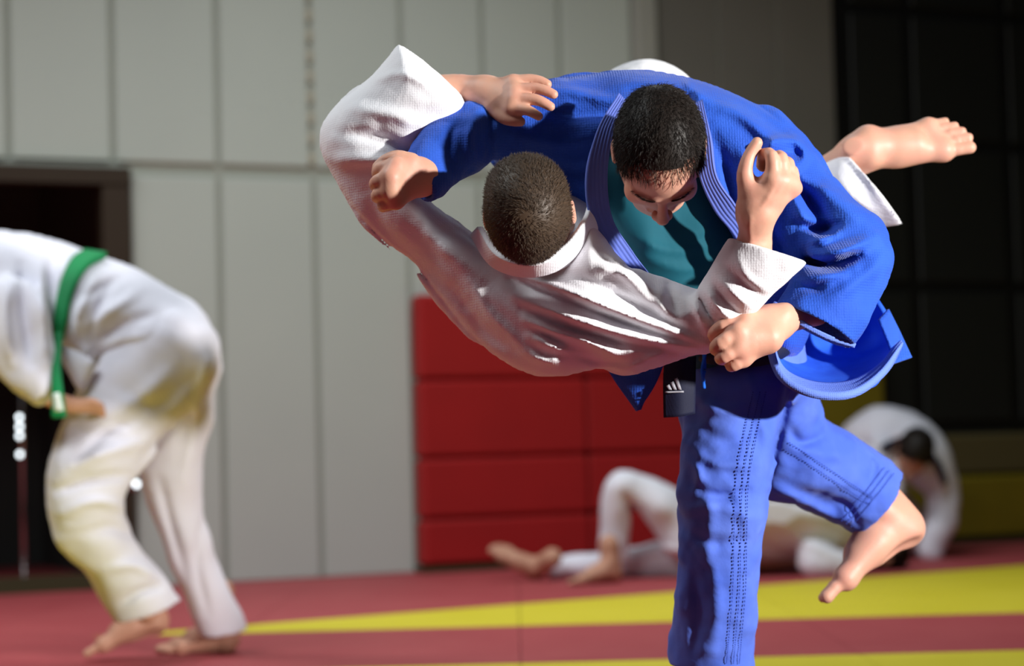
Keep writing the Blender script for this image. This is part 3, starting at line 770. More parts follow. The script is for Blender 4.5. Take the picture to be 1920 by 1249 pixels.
# skirt of the jacket swinging out on the right: a hollow curved panel
def row(*q): return [P(*t) for t in q]
rim = [(1452, 600, 3.93), (1446, 660, 3.90), (1470, 712, 3.87), (1530, 740, 3.86), (1600, 738, 3.88), (1655, 700, 3.95), (1692, 648, 4.04)]
top = [(1470, 560, 4.02), (1480, 580, 4.06), (1500, 585, 4.12), (1540, 575, 4.16), (1590, 565, 4.17), (1620, 560, 4.15), (1640, 555, 4.10)]
mid = [(1452, 590, 4.00), (1458, 640, 4.06), (1480, 660, 4.12), (1530, 668, 4.16), (1590, 660, 4.17), (1650, 640, 4.15), (1672, 610, 4.10)]
rip = lambda u, v: .004 * np.sin(u * 23 + 2 * v) * v + .003 * np.sin(u * 41 - 5 * v)
fv, ff = sheet([row(*top), row(*mid), row(*rim)], 60, 40, .007, rip)
cv, cf = sheet([row((1648, 600, 4.02), (1665, 580, 4.04)), row((1672, 672, 4.03), (1690, 630, 4.05)), row((1640, 695, 4.0), (1709, 671, 4.04))], 14, 16, .006)
# dark corner of the left front panel hanging below
kv, kf = sheet([row((1135, 685, 3.98), (1190, 690, 3.97), (1245, 684, 3.96)), row((1158, 720, 3.985), (1190, 722, 3.97), (1228, 722, 3.97)), row((1194, 769, 3.99), (1197, 770, 3.985), (1200, 767, 3.98))], 18, 14, .006)
av, af = joinq([(jv, jf), (cv, cf)])
jacket = obj('jacket', av, af, 'gi_blue', blue)
sk = obj('jacket_skirt', fv, ff, 'gi_blue_in', jacket)
obj('jacket_corner', kv, kf, 'gi_blue', jacket)
# thick pale hem band along the swinging edge
n_ = len(rim); rimo = np.array([P(*q) for q in rim]); inn = np.array([P(*m_) for m_ in mid]); inn = rimo + (inn - rimo) * 0.26
hv_, hf_ = sheet([rimo + (rimo - inn) * .06, (rimo + inn) / 2, inn], 60, 8, .013, lambda u, v: .0015 * np.sin(v * 18))
obj('hem_band', hv_, hf_, 'hem_blue', jacket)
# lapels: quilted bands down both edges of the opening
def lapel(a, b, name='lapel'):
    v, f = sheet([row(*a), row(*b)], 50, 26, .012, lambda u, v: .0016 * np.abs(np.sin(v * math.pi * 5.5)) + .002 * np.sin(u * 9))
    return obj(name, v, f, 'lapel_blue', jacket)
lapel([(1160, 178, 3.84), (1118, 250, 3.80), (1098, 330, 3.79), (1108, 415, 3.80), (1150, 490, 3.82), (1205, 545, 3.86)],
      [(1176, 195, 3.83), (1150, 250, 3.80), (1138, 330, 3.795), (1148, 410, 3.805), (1185, 470, 3.82), (1228, 528, 3.85)])
lapel([(1296, 200, 3.84), (1306, 260, 3.815), (1312, 330, 3.805), (1338, 392, 3.81), (1372, 436, 3.82), (1410, 500, 3.84)],
      [(1318, 190, 3.84), (1334, 260, 3.805), (1344, 330, 3.795), (1376, 380, 3.80), (1404, 420, 3.815), (1436, 490, 3.84)])
obj('sleeve_hem', *[x for x in sheet([row((1449, 572, 3.73), (1490, 603, 3.71), (1545, 633, 3.715), (1600, 651, 3.75)), row((1453, 565, 3.728), (1494, 595, 3.708), (1549, 625, 3.713), (1603, 643, 3.748))], 30, 4, .008)], 'hem_blue', jacket)

# --- belt and its hanging end
V = Vol.px(1260, 1530, 600, 720, 3.85, 4.35, 0.006)
V.tube([(1285, 640, 4.06, 28), (1330, 655, 3.985, 28), (1390, 662, 3.965, 28), (1440, 655, 3.99, 28), (1470, 640, 4.06, 26), (1470, 630, 4.17, 26), (1390, 628, 4.26, 26), (1290, 630, 4.18, 26), (1285, 640, 4.06, 28)], .01, n=6)
belt = obj('belt', *cm(V), 'navy', blue)
obj('belt_end', *sheet([row((1246, 668, 3.95), (1275, 672, 3.94), (1304, 668, 3.95)), row((1244, 720, 3.945), (1274, 724, 3.935), (1303, 720, 3.945)), row((1245, 783, 3.95), (1274, 781, 3.94), (1302, 776, 3.95))], 12, 20, .006), 'navy', belt)
lg = []
for x_, h0 in ((1250, 7), (1259, 13), (1268, 20)):                   # three slanted bars
    d_ = 3.931
    lg.append(sheet([row((x_ - h0 * .18, 731 - h0, d_), (x_ + 6 - h0 * .18, 728 - h0, d_)), row((x_ + 4, 731, d_), (x_ + 10, 731, d_))], 3, 4, .0015))
lg.append(sheet([row((1247, 734, 3.931), (1282, 733, 3.931)), row((1247, 737, 3.931), (1282, 736, 3.931))], 6, 2, .0012))
obj('belt_emblem', *joinq(lg), 'logo', belt)

# --- trousers
V = Vol.px(1225, 1725, 610, 1290, 3.8, 4.62, 0.0042)
V.tube([(1392, 640, 4.11, 96), (1390, 700, 4.09, 100), (1371, 800, 4.05, 96), (1359, 900, 4.02, 88), (1350, 1000, 4.02, 78), (1345, 1100, 4.05, 78), (1336, 1200, 4.09, 80), (1330, 1275, 4.12, 81)], .03)
V.tube([(1440, 690, 4.17, 80), (1455, 780, 4.26, 86), (1470, 848, 4.30, 86)], .05, n=3)
V.tube([(1465, 850, 4.30, 84), (1520, 866, 4.34, 85), (1590, 905, 4.385, 78), (1640, 940, 4.41, 74), (1665, 958, 4.42, 74)], .03)
V.folds([
    ([(1300, 740), (1350, 770), (1420, 760)], 12, .009), ([(1310, 800), (1370, 830), (1430, 800)], 12, -.007), ([(1285, 830), (1340, 870), (1410, 870)], 11, .008),
    ([(1290, 900), (1340, 930), (1400, 920)], 11, -.010), ([(1280, 960), (1330, 950), (1400, 965)], 12, .009), ([(1290, 1000), (1350, 1020), (1410, 1000)], 11, -.008),
    ([(1310, 880), (1330, 960), (1322, 1060)], 14, .010), ([(1330, 1040), (1345, 1130), (1335, 1220)], 13, .010), ([(1300, 1060), (1310, 1150), (1300, 1230)], 11, -.009),
    ([(1480, 720), (1465, 800), (1440, 900)], 9, -.012), ([(1400, 700), (1420, 760), (1440, 850)], 10, .006),
    ([(1290, 860), (1310, 890), (1300, 930)], 9, .009), ([(1360, 900), (1390, 950), (1400, 1000)], 10, .005),
    ([(1480, 800), (1500, 830), (1540, 820)], 9, -.011), ([(1470, 830), (1530, 850), (1600, 860)], 11, .006), ([(1460, 900), (1530, 930), (1590, 960)], 10, -.009), ([(1450, 915), (1510, 945), (1570, 975)], 8, .008),
    ([(1550, 930), (1590, 950), (1610, 985)], 7, -.010), ([(1630, 860), (1640, 880), (1625, 905)], 8, -.010), ([(1560, 800), (1600, 830), (1650, 860)], 12, .005)])
V.noise(.05, .004); V.noise(.02, .0014)
V.cut((1330, 1256, 4.12), (-.16, .98, -.05), 130)
V.tube([(1333, 1225, 4.10, 62), (1330, 1256, 4.12, 66), (1328, 1290, 4.13, 68)], .004, sub=True)
V.cut((1646, 942, 4.412), (.78, .62, .12), 105)
V.tube([(1625, 928, 4.40, 54), (1646, 942, 4.412, 60), (1685, 970, 4.43, 62)], .004, sub=True)
tv, tf = cm(V)
trou = obj('trousers', tv, tf, 'trouser_blue', blue)
# stitched seam and hem lines lie on the cloth: find the front surface along each pixel path
def on_surface(v, path, lift=.0008, n=40, near=True):
    c = (v - CO) @ R3.T; u = CX + F * c[:, 0] / c[:, 2]; w_ = CY - F * c[:, 1] / c[:, 2]
    out = []
    for x, y in cr(np.array(path, float), n):
        m_ = (np.abs(u - x) < 6) & (np.abs(w_ - y) < 6)
        if not m_.any(): continue
        d = c[m_, 2].min(); out.append(P(x, y, d - lift))
    return np.array(out)
def stitches(v, path, name, parent, m_, n=70, ln=.45, r=.0011):
    p = on_surface(v, path, n=n)
    if len(p) < 8: return
    ps = []
    for a, b in zip(p[:-1], p[1:]):
        if np.linalg.norm(b - a) > .03: continue
        ps.append(pipe([a, a + (b - a) * ln], r, 5, 2))
    v_, f_ = join(ps); obj(name, v_, f_, m_, parent, kind='stuff')
for k, off in enumerate((0, 13, 24)):
    stitches(tv, [(1412 + off, 735), (1398 + off, 800), (1380 + off, 900), (1376 + off, 1000), (1374 + off, 1100), (1366 + off, 1200), (1362 + off, 1246)], 'seam_stitching', trou, 'thread', 90)
for off in (0, 9, 18):
    stitches(tv, [(1676 - off, 888 - off * .6), (1636 - off, 940 - off * .6), (1594 - off, 990 - off * .6)], 'hem_stitching', trou, 'thread', 34)
stitches(tv, [(1480, 830), (1540, 870), (1600, 910), (1640, 935)], 'seam_stitching', trou, 'thread', 40)
stitches(tv, [(1474, 842), (1534, 882), (1594, 922), (1634, 947)], 'seam_stitching', trou, 'thread', 40)
obj('drawstring', *join([pipe(row((1318, 640, 3.96), (1321, 690, 3.945), (1318, 705, 3.94), (1320, 728, 3.945)), .0035, 8), pipe(row((1322, 665, 3.945), (1316, 695, 3.935), (1320, 715, 3.938)), .003, 8)]), 'cord', trou)

# ================================================================== the person being thrown, in white
white = thing('person', 'person in white judo suit thrown upside down across the back of the blue one', 'person', P(1060, 700, 3.95))
HWc = C(992, 392, 3.70)
frW = frame((-0.05, 0.93, 0.30), (-0.12, 0.30, -0.94))
headW = (place(HEADN[0], frW, HWc, 0.94), HEADN[1])
V = Vol.px(1375, 1520, 235, 520, 3.45, 3.75, 0.0021)            # raised fist
wr = (1418, 398, 3.60, 29)
hand(V, wr, [(1450, 337, 3.572, 17), (1466, 341, 3.578, 17), (1480, 346, 3.590, 16), (1487, 352, 3.606, 14.5)],
     [[(1447, 293, 3.570, 13), (1432, 291, 3.592, 11), (1428, 310, 3.602, 10)], [(1464, 297, 3.582, 13), (1452, 298, 3.606, 11.5), (1448, 316, 3.612, 10)],
      [(1477, 307, 3.598, 12.5), (1468, 308, 3.618, 11), (1464, 324, 3.622, 10)], [(1486, 321, 3.612, 11.5), (1480, 322, 3.630, 10), (1476, 334, 3.632, 9.5)]],
     [(1405, 362, 3.588, 20), (1396, 325, 3.582, 15), (1406, 290, 3.582, 12.5), (1419, 268, 3.582, 11)])
V.tube([(1432, 362, 3.592, 28), (1446, 350, 3.590, 24)], .02, n=1)
V.tube([(1418, 398, 3.60, 29), (1417, 430, 3.615, 30), (1410, 480, 3.635, 36), (1396, 512, 3.665, 34)], .02)
V.ell(C(1436, 402, 3.585), (.011, .011, .011), .014)
V.folds([([(1408, 400), (1404, 430), (1408, 460)], 7, .0025), ([(1425, 390), (1440, 370), (1452, 350)], 5, .0018), ([(1430, 385), (1452, 370), (1468, 352)], 5, .0018)])
V.noise(.02, .0007)
fistW = V
V = Vol.px(820, 1090, 110, 260, 3.7, 4.12, 0.0026)              # other hand, laid on the blue shoulder
hand(V, (912, 176, 3.93, 26), [(962, 156, 3.90, 15), (966, 172, 3.885, 15), (966, 188, 3.875, 15), (960, 203, 3.872, 14)],
     [[(992, 150, 3.895, 11.5), (1012, 152, 3.89, 10), (1026, 158, 3.885, 9)], [(1000, 166, 3.875, 11.5), (1022, 170, 3.865, 10), (1038, 177, 3.86, 9)],
      [(998, 186, 3.86, 11.5), (1018, 192, 3.852, 10), (1032, 200, 3.85, 9)], [(986, 206, 3.855, 10.5), (1000, 212, 3.85, 9.5), (1010, 218, 3.85, 8.5)]],
     [(925, 200, 3.90, 17), (945, 220, 3.88, 13), (962, 226, 3.87, 11), (976, 228, 3.868, 9.5)])
V.tube([(912, 176, 3.93, 26), (865, 170, 3.95, 31), (800, 180, 3.95, 38)], .02)
handW2 = V
V = Vol.px(650, 1500, 130, 660, 3.5, 4.7, 0.009); V.rs = .72
V.tube([(1004, 415, 3.77, 62), (1035, 450, 3.88, 70)], .03, n=1)
V.tube([(960, 545, 3.96, 60), (1040, 530, 3.96, 70), (1130, 540, 3.88, 60)], .05)
V.tube([(1035, 470, 3.92, 90), (1075, 410, 4.1, 105), (1140, 320, 4.3, 100), (1210, 235, 4.44, 85)], .05)
V.tube([(1120, 525, 3.83, 52), (1230, 575, 3.79, 46), (1320, 590, 3.765, 36), (1388, 525, 3.68, 36)], .03)
V.tube([(950, 530, 3.96, 50), (820, 470, 3.96, 48), (705, 330, 3.965, 44), (715, 250, 3.97, 42), (800, 180, 3.95, 44)], .03)
coreW = V
V = Vol.px(1120, 1720, 180, 600, 4.15, 4.95, 0.009); V.rs = .72
V.tube([(1215, 235, 4.44, 85), (1340, 330, 4.5, 72), (1440, 375, 4.5, 58), (1540, 335, 4.44, 46), (1600, 292, 4.40, 36)], .03)
V.tube([(1210, 260, 4.48, 80), (1310, 400, 4.6, 68), (1410, 470, 4.66, 54), (1500, 470, 4.72, 40)], .03)
legsW = V
footW1 = foot(C(1588, 300, 4.46), C(1770, 256, 4.38), np.array([-0.30, 0.10, -0.95]), 1.05, -1, shank_to=C(1520, 352, 4.45))
footW2 = foot(C(1440, 478, 4.75), C(1560, 530, 4.78), np.array([-0.4, 0.3, -0.85]), 1.0, 1)
obj('body', *person_part([headW, fistW, handW2, coreW, legsW, footW1, footW2]), 'skin', white)
WH = np.array([-.004, -.052, .108])
def flowW(r):
    d = r - WH; n_ = np.linalg.norm(d, axis=1, keepdims=True) + 1e-6; d = d / n_
    sw = np.cross(d, np.array([0, -.35, .94])); return d + sw * 1.1 * np.exp(-n_ / .05)
hv, hf = hair_mesh(frW, HWc, 0.94, flowW, 24000, .0125, lift=.5, cap=.004, wid=.00055, seed=5)
obj('hair', toW(hv), hf, 'hair_brown', white)

V = Vol.px(588, 1525, 70, 725, 3.5, 4.62, 0.0046)
V.inflate([(905, 470), (945, 492), (1000, 497), (1060, 470), (1102, 420), (1130, 442), (1165, 487), (1210, 520), (1270, 537), (1330, 560), (1335, 600), (1322, 630), (1350, 646), (1330, 657), (1270, 675), (1222, 691), (1180, 702),
           (1130, 690), (1060, 704), (1000, 702), (940, 674), (880, 624), (840, 574), (800, 520), (790, 450), (850, 430)],
          [(1000, 500, 3.81), (1340, 648, 3.755), (1200, 560, 3.83), (1220, 630, 3.82), (1200, 700, 3.85), (1060, 560, 3.765), (1080, 650, 3.83), (900, 600, 3.97), (830, 540, 4.0), (1000, 690, 3.93), (1100, 440, 3.87)], .10, 120)
V.inflate([(747, 84), (805, 112), (866, 185), (858, 215), (806, 262), (778, 310), (790, 362), (850, 412), (905, 455), (960, 520), (960, 640), (900, 632), (840, 572), (778, 496), (720, 450), (660, 386), (620, 320), (601, 275), (606, 230), (640, 190), (692, 148)],
          [(800, 135, 3.95), (640, 260, 4.0), (780, 300, 3.90), (700, 400, 3.97), (860, 500, 3.92), (880, 600, 4.0)], .085, 85, .05)
V.tube([(1130, 545, 3.76, 64), (1230, 580, 3.765, 57), (1300, 598, 3.755, 53), (1338, 588, 3.735, 54), (1370, 550, 3.69, 60), (1410, 500, 3.655, 66), (1452, 452, 3.64, 70)], .03)
V.tube([(1040, 500, 3.93, 110), (1080, 410, 4.12, 130), (1150, 315, 4.32, 128), (1213, 222, 4.42, 110)], .05)
V.folds([  # long pulls across the back towards the grip
    ([(935, 497), (1060, 545), (1200, 600), (1335, 648)], 9, .017), ([(960, 525), (1080, 570), (1200, 615), (1330, 652)], 9, -.015), ([(965, 555), (1080, 600), (1190, 632), (1325, 655)], 9, .017),
    ([(980, 580), (1090, 625), (1180, 645), (1300, 662)], 9, -.014), ([(985, 600), (1050, 625), (1120, 640)], 9, .016), ([(995, 632), (1040, 650), (1080, 652)], 10, .017), ([(1000, 612), (1050, 645), (1100, 655)], 7, -.010),
    ([(990, 660), (1020, 677), (1055, 676)], 9, .017), ([(1085, 636), (1130, 653), (1165, 668)], 9, .018), ([(1080, 665), (1130, 680), (1170, 672)], 8, -.013), ([(1130, 688), (1170, 694), (1220, 672), (1250, 655)], 7, .010),
    ([(1110, 500), (1170, 512), (1250, 560)], 11, .014), ([(1060, 510), (1130, 540), (1230, 590), (1310, 635)], 10, -.010), ([(1150, 490), (1200, 545), (1290, 610)], 10, .009), ([(1120, 480), (1160, 500), (1190, 500)], 7, -.012)], d1=3.95, gain=1.5)
V.folds([  # creases of the bent elbow
    ([(1295, 560), (1310, 590), (1325, 625)], 6, .011), ([(1312, 555), (1326, 585), (1345, 612)], 5, -.014), ([(1325, 545), (1345, 575), (1370, 600)], 6, .012), ([(1338, 535), (1360, 565), (1390, 590)], 5, -.012),
    ([(1345, 520), (1375, 550), (1405, 575)], 7, .010), ([(1360, 500), (1395, 530), (1430, 555)], 7, -.008), ([(1255, 540), (1265, 580), (1280, 610)], 8, -.010), ([(1240, 530), (1240, 570), (1250, 600)], 9, .008), ([(1380, 480), (1400, 520), (1430, 540)], 8, .006)], d1=3.85)
V.folds([  # the wide sleeve on the other side
    ([(640, 250), (720, 260), (780, 290)], 12, -.014), ([(620, 300), (700, 300), (775, 315)], 13, .012), ([(650, 200), (730, 215), (810, 240)], 13, .009), ([(690, 360), (720, 430), (790, 500), (870, 570)], 15, -.013),
    ([(640, 350), (690, 430), (770, 500), (850, 590)], 12, .010), ([(760, 370), (820, 450), (900, 520)], 14, .010), ([(850, 540), (900, 610), (960, 660)], 12, -.014), ([(880, 530), (920, 590), (960, 630), (1010, 690)], 10, .012), ([(700, 150), (760, 140), (830, 180)], 8, .006)], d1=4.05, gain=1.4)
V.noise(.07, .003); V.noise(.022, .001)
V.cut((1440, 468, 3.645), (.30, -.95, -.05), 110)
V.tube([(1422, 488, 3.652, 40), (1440, 468, 3.645, 53), (1458, 425, 3.63, 58)], .004, sub=True)
V.cut((808, 134, 3.965), (.66, -.75, .05), 105)
V.tube([(788, 160, 3.955, 44), (808, 134, 3.965, 56), (840, 95, 3.985, 62)], .004, sub=True)
V.ell(C(1006, 412, 3.74), (.072, .050, .075), .01, sub=True)      # neck opening
jw = obj('jacket', *cm(V), 'gi_white', white)
lapw = sheet([row((900, 425, 3.83), (935, 476, 3.735), (1000, 493, 3.685), (1058, 464, 3.70), (1094, 414, 3.755), (1106, 376, 3.85)), row((885, 440, 3.88), (926, 498, 3.80), (1002, 516, 3.755), (1076, 486, 3.76), (1126, 430, 3.82), (1134, 380, 3.90))], 50, 16, .010, lambda u, v: .0012 * np.sin(v * 14))
obj('collar', *lapw, 'gi_white', jw)

V = Vol.px(1080, 1720, 90, 600, 4.15, 4.95, 0.0055)
V.tube([(1213, 222, 4.42, 108), (1250, 260, 4.46, 104), (1345, 335, 4.5, 90), (1450, 385, 4.5, 82), (1560, 372, 4.44, 78), (1622, 352, 4.385, 80), (1665, 338, 4.35, 80)], .03)
V.tube([(1205, 250, 4.47, 100), (1300, 400, 4.6, 85), (1410, 475, 4.66, 72), (1480, 480, 4.71, 64)], .05)
V.folds([([(1150, 150), (1200, 130), (1260, 140)], 12, .008), ([(1570, 330), (1600, 370), (1640, 400)], 10, .009), ([(1585, 300), (1610, 330), (1635, 365)], 8, -.008)])
V.noise(.06, .005)
V.cut((1632, 348, 4.38), (.78, -.62, -.1), 165)
V.tube([(1600, 358, 4.405, 50), (1630, 348, 4.38, 60), (1700, 326, 4.33, 64)], .004, sub=True)
V.cut((1482, 480, 4.71), (.97, .1, .2), 90)
V.tube([(1440, 478, 4.69, 50), (1500, 480, 4.72, 56)], .004, sub=True, n=1)
obj('trousers', *cm(V), 'gi_white', white)

# ================================================================== bent person with a green belt, on the left
gb = floor_at(290, 1225)
green = thing('person', 'bent-over person in white judo suit with a green belt in front of the doorway', 'person', gb)
V = Vol.px(-420, 300, 330, 860, 5.95, 7.0, 0.012)
V.tube([(300, 640, 6.5, 58), (150, 575, 6.5, 66), (-40, 550, 6.45, 66), (-120, 545, 6.4, 56)], .05)
V.tube([(-60, 560, 6.4, 42), (0, 640, 6.3, 32), (45, 712, 6.24, 24), (120, 756, 6.22, 17), (175, 760, 6.22, 15)], .03)
V.tube([(-90, 560, 6.6, 55), (-120, 680, 6.6, 40), (-60, 750, 6.5, 28)], .03)
V.tube([(-120, 540, 6.42, 40), (-180, 560, 6.38, 42)], .03, n=1)
for i in range(4): V.tube([(165, 752 + i * 6, 6.2 + .01 * i, 7), (188, 758 + i * 6, 6.2 + .01 * i, 6.5), (194, 768 + i * 5, 6.22, 6)], .006)
coreG = V
headG = (place(HEAD_V[:, :], frame((-0.35, -0.93, 0.0), (-0.92, 0.35, -0.1)), C(-235, 590, 6.36), 1.05), HEAD_F)
V = Vol.px(60, 480, 600, 1240, 6.1, 7.0, 0.010); V.rs = .72
V.tube([(300, 660, 6.45, 85), (200, 820, 6.36, 66), (150, 920, 6.32, 50), (215, 1060, 6.42, 42), (275, 1150, 6.5, 28)], .03)
V.tube([(330, 680, 6.62, 70), (325, 860, 6.66, 52), (365, 1050, 6.74, 34), (412, 1175, 6.8, 27)], .03)
legsG = V
def floorfoot(hp, tp, raise_, scale, side, vf=None):
    a = floor_at(*hp); b = floor_at(*tp); a = a + np.array([0, 0, raise_])
    u_ = np.array([0, 0, 1.0]) - (b - a) / np.linalg.norm(b - a) * (((b - a) / np.linalg.norm(b - a))[2])
    return foot(camc(a), camc(b), R3 @ u_, scale, side, vf)
fN = floorfoot((322, 1232), (142, 1240), 0.085, 1.12, 1, foot_vol(.004, .10, bend=(0, .05)).mesh(1))
fF = floorfoot((448, 1222), (318, 1226), 0.0, 1.08, -1, foot_vol(.004, .08).mesh(1))
obj('body', *person_part([coreG, headG, legsG, fN, fF]), 'skin_far', green)
def flowG(r): return np.stack([r[:, 0], np.full(len(r), .6), np.full(len(r), -.5)], 1)
hv, hf = hair_mesh(frame((-0.35, -0.93, 0.0), (-0.92, 0.35, -0.1)), C(-235, 590, 6.36), 1.05, flowG, 5000, .02, seed=8, wid=.0009); obj('hair', toW(hv), hf, 'hair_dark', green)
V = Vol.px(-300, 430, 410, 810, 5.9, 7.05, 0.0075)
V.inflate([(-230, 520), (-150, 455), (-60, 434), (40, 437), (110, 452), (165, 472), (250, 502), (320, 542), (384, 588), (395, 650), (330, 700), (250, 705), (200, 670), (160, 690), (120, 660), (40, 650), (-100, 655), (-200, 610)],
          [(-100, 540, 6.45), (100, 550, 6.5), (300, 600, 6.52)], .17, 95)
V.inflate([(-60, 540), (40, 520), (90, 580), (106, 660), (108, 730), (74, 762), (45, 742), (10, 718), (-40, 660), (-80, 600)], [(-40, 560, 6.32), (60, 700, 6.22), (80, 600, 6.25)], .075, 50, .03)
V.inflate([(110, 640), (150, 660), (175, 680), (165, 720), (150, 735), (128, 700), (112, 670)], [(110, 640, 6.3), (170, 690, 6.28), (150, 730, 6.28)], .02, 20, .02)
V.folds([([(40, 500), (45, 580), (60, 680)], 10, -.022), ([(75, 480), (80, 560), (88, 680)], 10, .022), ([(100, 480), (100, 560), (98, 640)], 8, -.02), ([(15, 520), (10, 600), (20, 680)], 10, .02),
         ([(130, 470), (105, 540), (100, 600)], 7, .016), ([(150, 620), (210, 580), (260, 545)], 11, .012), ([(160, 650), (230, 610), (290, 590)], 10, -.012), ([(180, 680), (220, 640), (270, 630)], 10, .012), ([(150, 560), (190, 540), (230, 520)], 9, -.010), ([(180, 520), (150, 580), (140, 630)], 9, .016), ([(210, 530), (180, 590), (165, 640)], 8, -.014)], d1=6.55, gain=1.5)
V.noise(.09, .006)
jg = obj('jacket', *cm(V), 'gi_white_soft', green)
V = Vol.px(60, 480, 560, 1230, 6.0, 7.05, 0.0075)
V.tube([(312, 645, 6.5, 80), (300, 675, 6.47, 100), (252, 745, 6.42, 98), (200, 825, 6.37, 86), (162, 900, 6.33, 78), (166, 970, 6.35, 68), (206, 1040, 6.42, 61), (248, 1100, 6.48, 60), (282, 1155, 6.52, 58)], .03)
V.tube([(326, 665, 6.56, 84), (338, 740, 6.62, 72), (320, 870, 6.66, 60), (334, 960, 6.70, 47), (362, 1050, 6.75, 43), (398, 1135, 6.79, 43), (420, 1200, 6.82, 42)], .05)
V.folds([([(120, 880), (190, 850), (270, 830)], 12, .016), ([(110, 920), (170, 900), (240, 890)], 10, -.016), ([(120, 960), (180, 940), (230, 950)], 10, .014), ([(160, 1000), (210, 990), (250, 1010)], 10, -.010), ([(200, 1070), (250, 1060), (290, 1080)], 10, .012), ([(230, 1130), (260, 1110), (300, 1100)], 8, -.014),
         ([(200, 780), (270, 740), (330, 680)], 16, .010), ([(390, 680), (370, 780), (345, 900)], 12, .012), ([(300, 900), (320, 980), (350, 1080)], 9, -.012), ([(380, 960), (370, 1060), (390, 1150)], 8, -.010), ([(260, 870), (300, 820), (350, 770)], 10, -.014), ([(230, 720), (290, 760), (370, 700)], 14, -.008), ([(140, 870), (200, 810), (250, 790)], 9, -.012)], gain=1.4)
V.noise(.09, .007)
V.cut((278, 1146, 6.515), (.27, .96, .1), 80); V.tube([(262, 1120, 6.5, 50), (278, 1146, 6.515, 52), (290, 1180, 6.53, 54)], .004, sub=True, n=1)
V.cut((413, 1186, 6.815), (.1, .99, .1), 60); V.tube([(412, 1180, 6.81, 30), (420, 1215, 6.82, 32)], .004, sub=True, n=1)
obj('trousers', *cm(V), 'gi_white_soft', green)
bel = obj('belt', *sheet([row((158, 472, 6.52), (134, 490, 6.42), (112, 540, 6.34), (103, 600, 6.31), (104, 640, 6.32)), row((200, 478, 6.52), (163, 500, 6.40), (138, 545, 6.335), (124, 600, 6.30), (116, 640, 6.31))], 30, 6, .02), 'green', green)
obj('belt_end', *sheet([row((103, 625, 6.27), (99, 700, 6.15), (98, 784, 6.12)), row((116, 625, 6.265), (114, 700, 6.145), (124, 782, 6.115))], 20, 4, .014), 'green', bel)
obj('belt_label', *sheet([row((100, 738, 6.105), (103, 772, 6.10)), row((111, 736, 6.10), (119, 770, 6.095))], 6, 3, .006), 'label_white', bel)

# ================================================================== two people grappling on the floor behind
lw = floor_at(1300, 1085)
lie = thing('person', 'person in white judo suit lying on the red mat with one knee raised', 'person', lw)
D0 = 10.0
V = Vol.px(930, 1680, 860, 1100, 9.5, 10.7, 0.012); V.rs = .72
V.tube([(1560, 1030, 10.1, 36), (1440, 1040, 10.05, 40), (1320, 1045, 10.0, 40)], .05)
V.tube([(1320, 1030, 9.95, 34), (1240, 960, 9.9, 28), (1160, 900, 9.9, 24), (1150, 1000, 9.92, 20), (1146, 1062, 9.95, 14)], .03)
V.tube([(1320, 1055, 10.15, 32), (1180, 1066, 10.12, 24), (1030, 1066, 10.1, 15)], .03)
V.tube([(1560, 1000, 10.0, 22), (1520, 1050, 9.8, 18), (1590, 1062, 9.8, 14), (1625, 1060, 9.85, 12)], .03)
coreL = V
fa = floorfoot((1165, 1092), (1090, 1096), 0.0, 1.1, 1, foot_vol(.006, .06).mesh(1))
fb = foot(C(1003, 1088, 10.12), C(952, 1052, 10.08), np.array([0.35, 0.25, -.4]), 1.15, 1, foot_vol(.006, .08).mesh(1))
frL = frame((0.2, 0.9, -.3), (0.95, -0.1, 0.1)); headL = (place(HEAD_V, frL, C(1655, 1032, 10.15), 1.05), HEAD_F)
obj('body', *person_part([coreL, fa, fb, headL]), 'skin_far', lie)
hv, hf = hair_mesh(frL, C(1655, 1032, 10.15), 1.05, flowG, 3000, .02, seed=9, wid=.0012); obj('hair', toW(hv), hf, 'hair_dark', lie)
V = Vol.px(980, 1420, 860, 1105, 9.5, 10.8, 0.010)
V.tube([(1350, 1030, 10.0, 52), (1290, 1000, 9.95, 50), (1230, 945, 9.92, 42), (1168, 912, 9.9, 33), (1155, 965, 9.91, 30), (1152, 1040, 9.94, 26), (1150, 1070, 9.95, 26)], .03)
V.tube([(1350, 1050, 10.12, 48), (1260, 1052, 10.14, 42), (1150, 1060, 10.13, 30), (1060, 1064, 10.11, 23), (1020, 1066, 10.1, 22)], .05)
V.folds([([(1170, 930), (1200, 960), (1230, 1000)], 9, -.02), ([(1200, 1040), (1240, 1030), (1290, 1040)], 9, .02)])
V.noise(.1, .008)
V.cut((1150, 1052, 9.945), (-.05, 1, 0), 50); V.cut((1030, 1066, 10.1), (-1, 0, 0), 45)
obj('trousers', *cm(V), 'gi_white_soft', lie)
V = Vol.px(1290, 1680, 900, 1105, 9.4, 10.7, 0.010)
V.inflate([(1310, 1000), (1360, 965), (1440, 940), (1520, 950), (1590, 975), (1625, 1020), (1610, 1072), (1500, 1082), (1400, 1080), (1320, 1075)], [(1310, 1030, 10.02), (1460, 1020, 10.03), (1600, 1030, 10.1)], .17, 50)
V.tube([(1560, 1000, 10.0, 34), (1520, 1048, 9.82, 30), (1580, 1060, 9.8, 26)], .03)
V.folds([([(1380, 980), (1430, 1020), (1500, 1050)], 10, -.025), ([(1450, 970), (1500, 1010), (1570, 1040)], 10, .025)]); V.noise(.1, .01)
obj('jacket', *cm(V), 'gi_white_soft', lie)

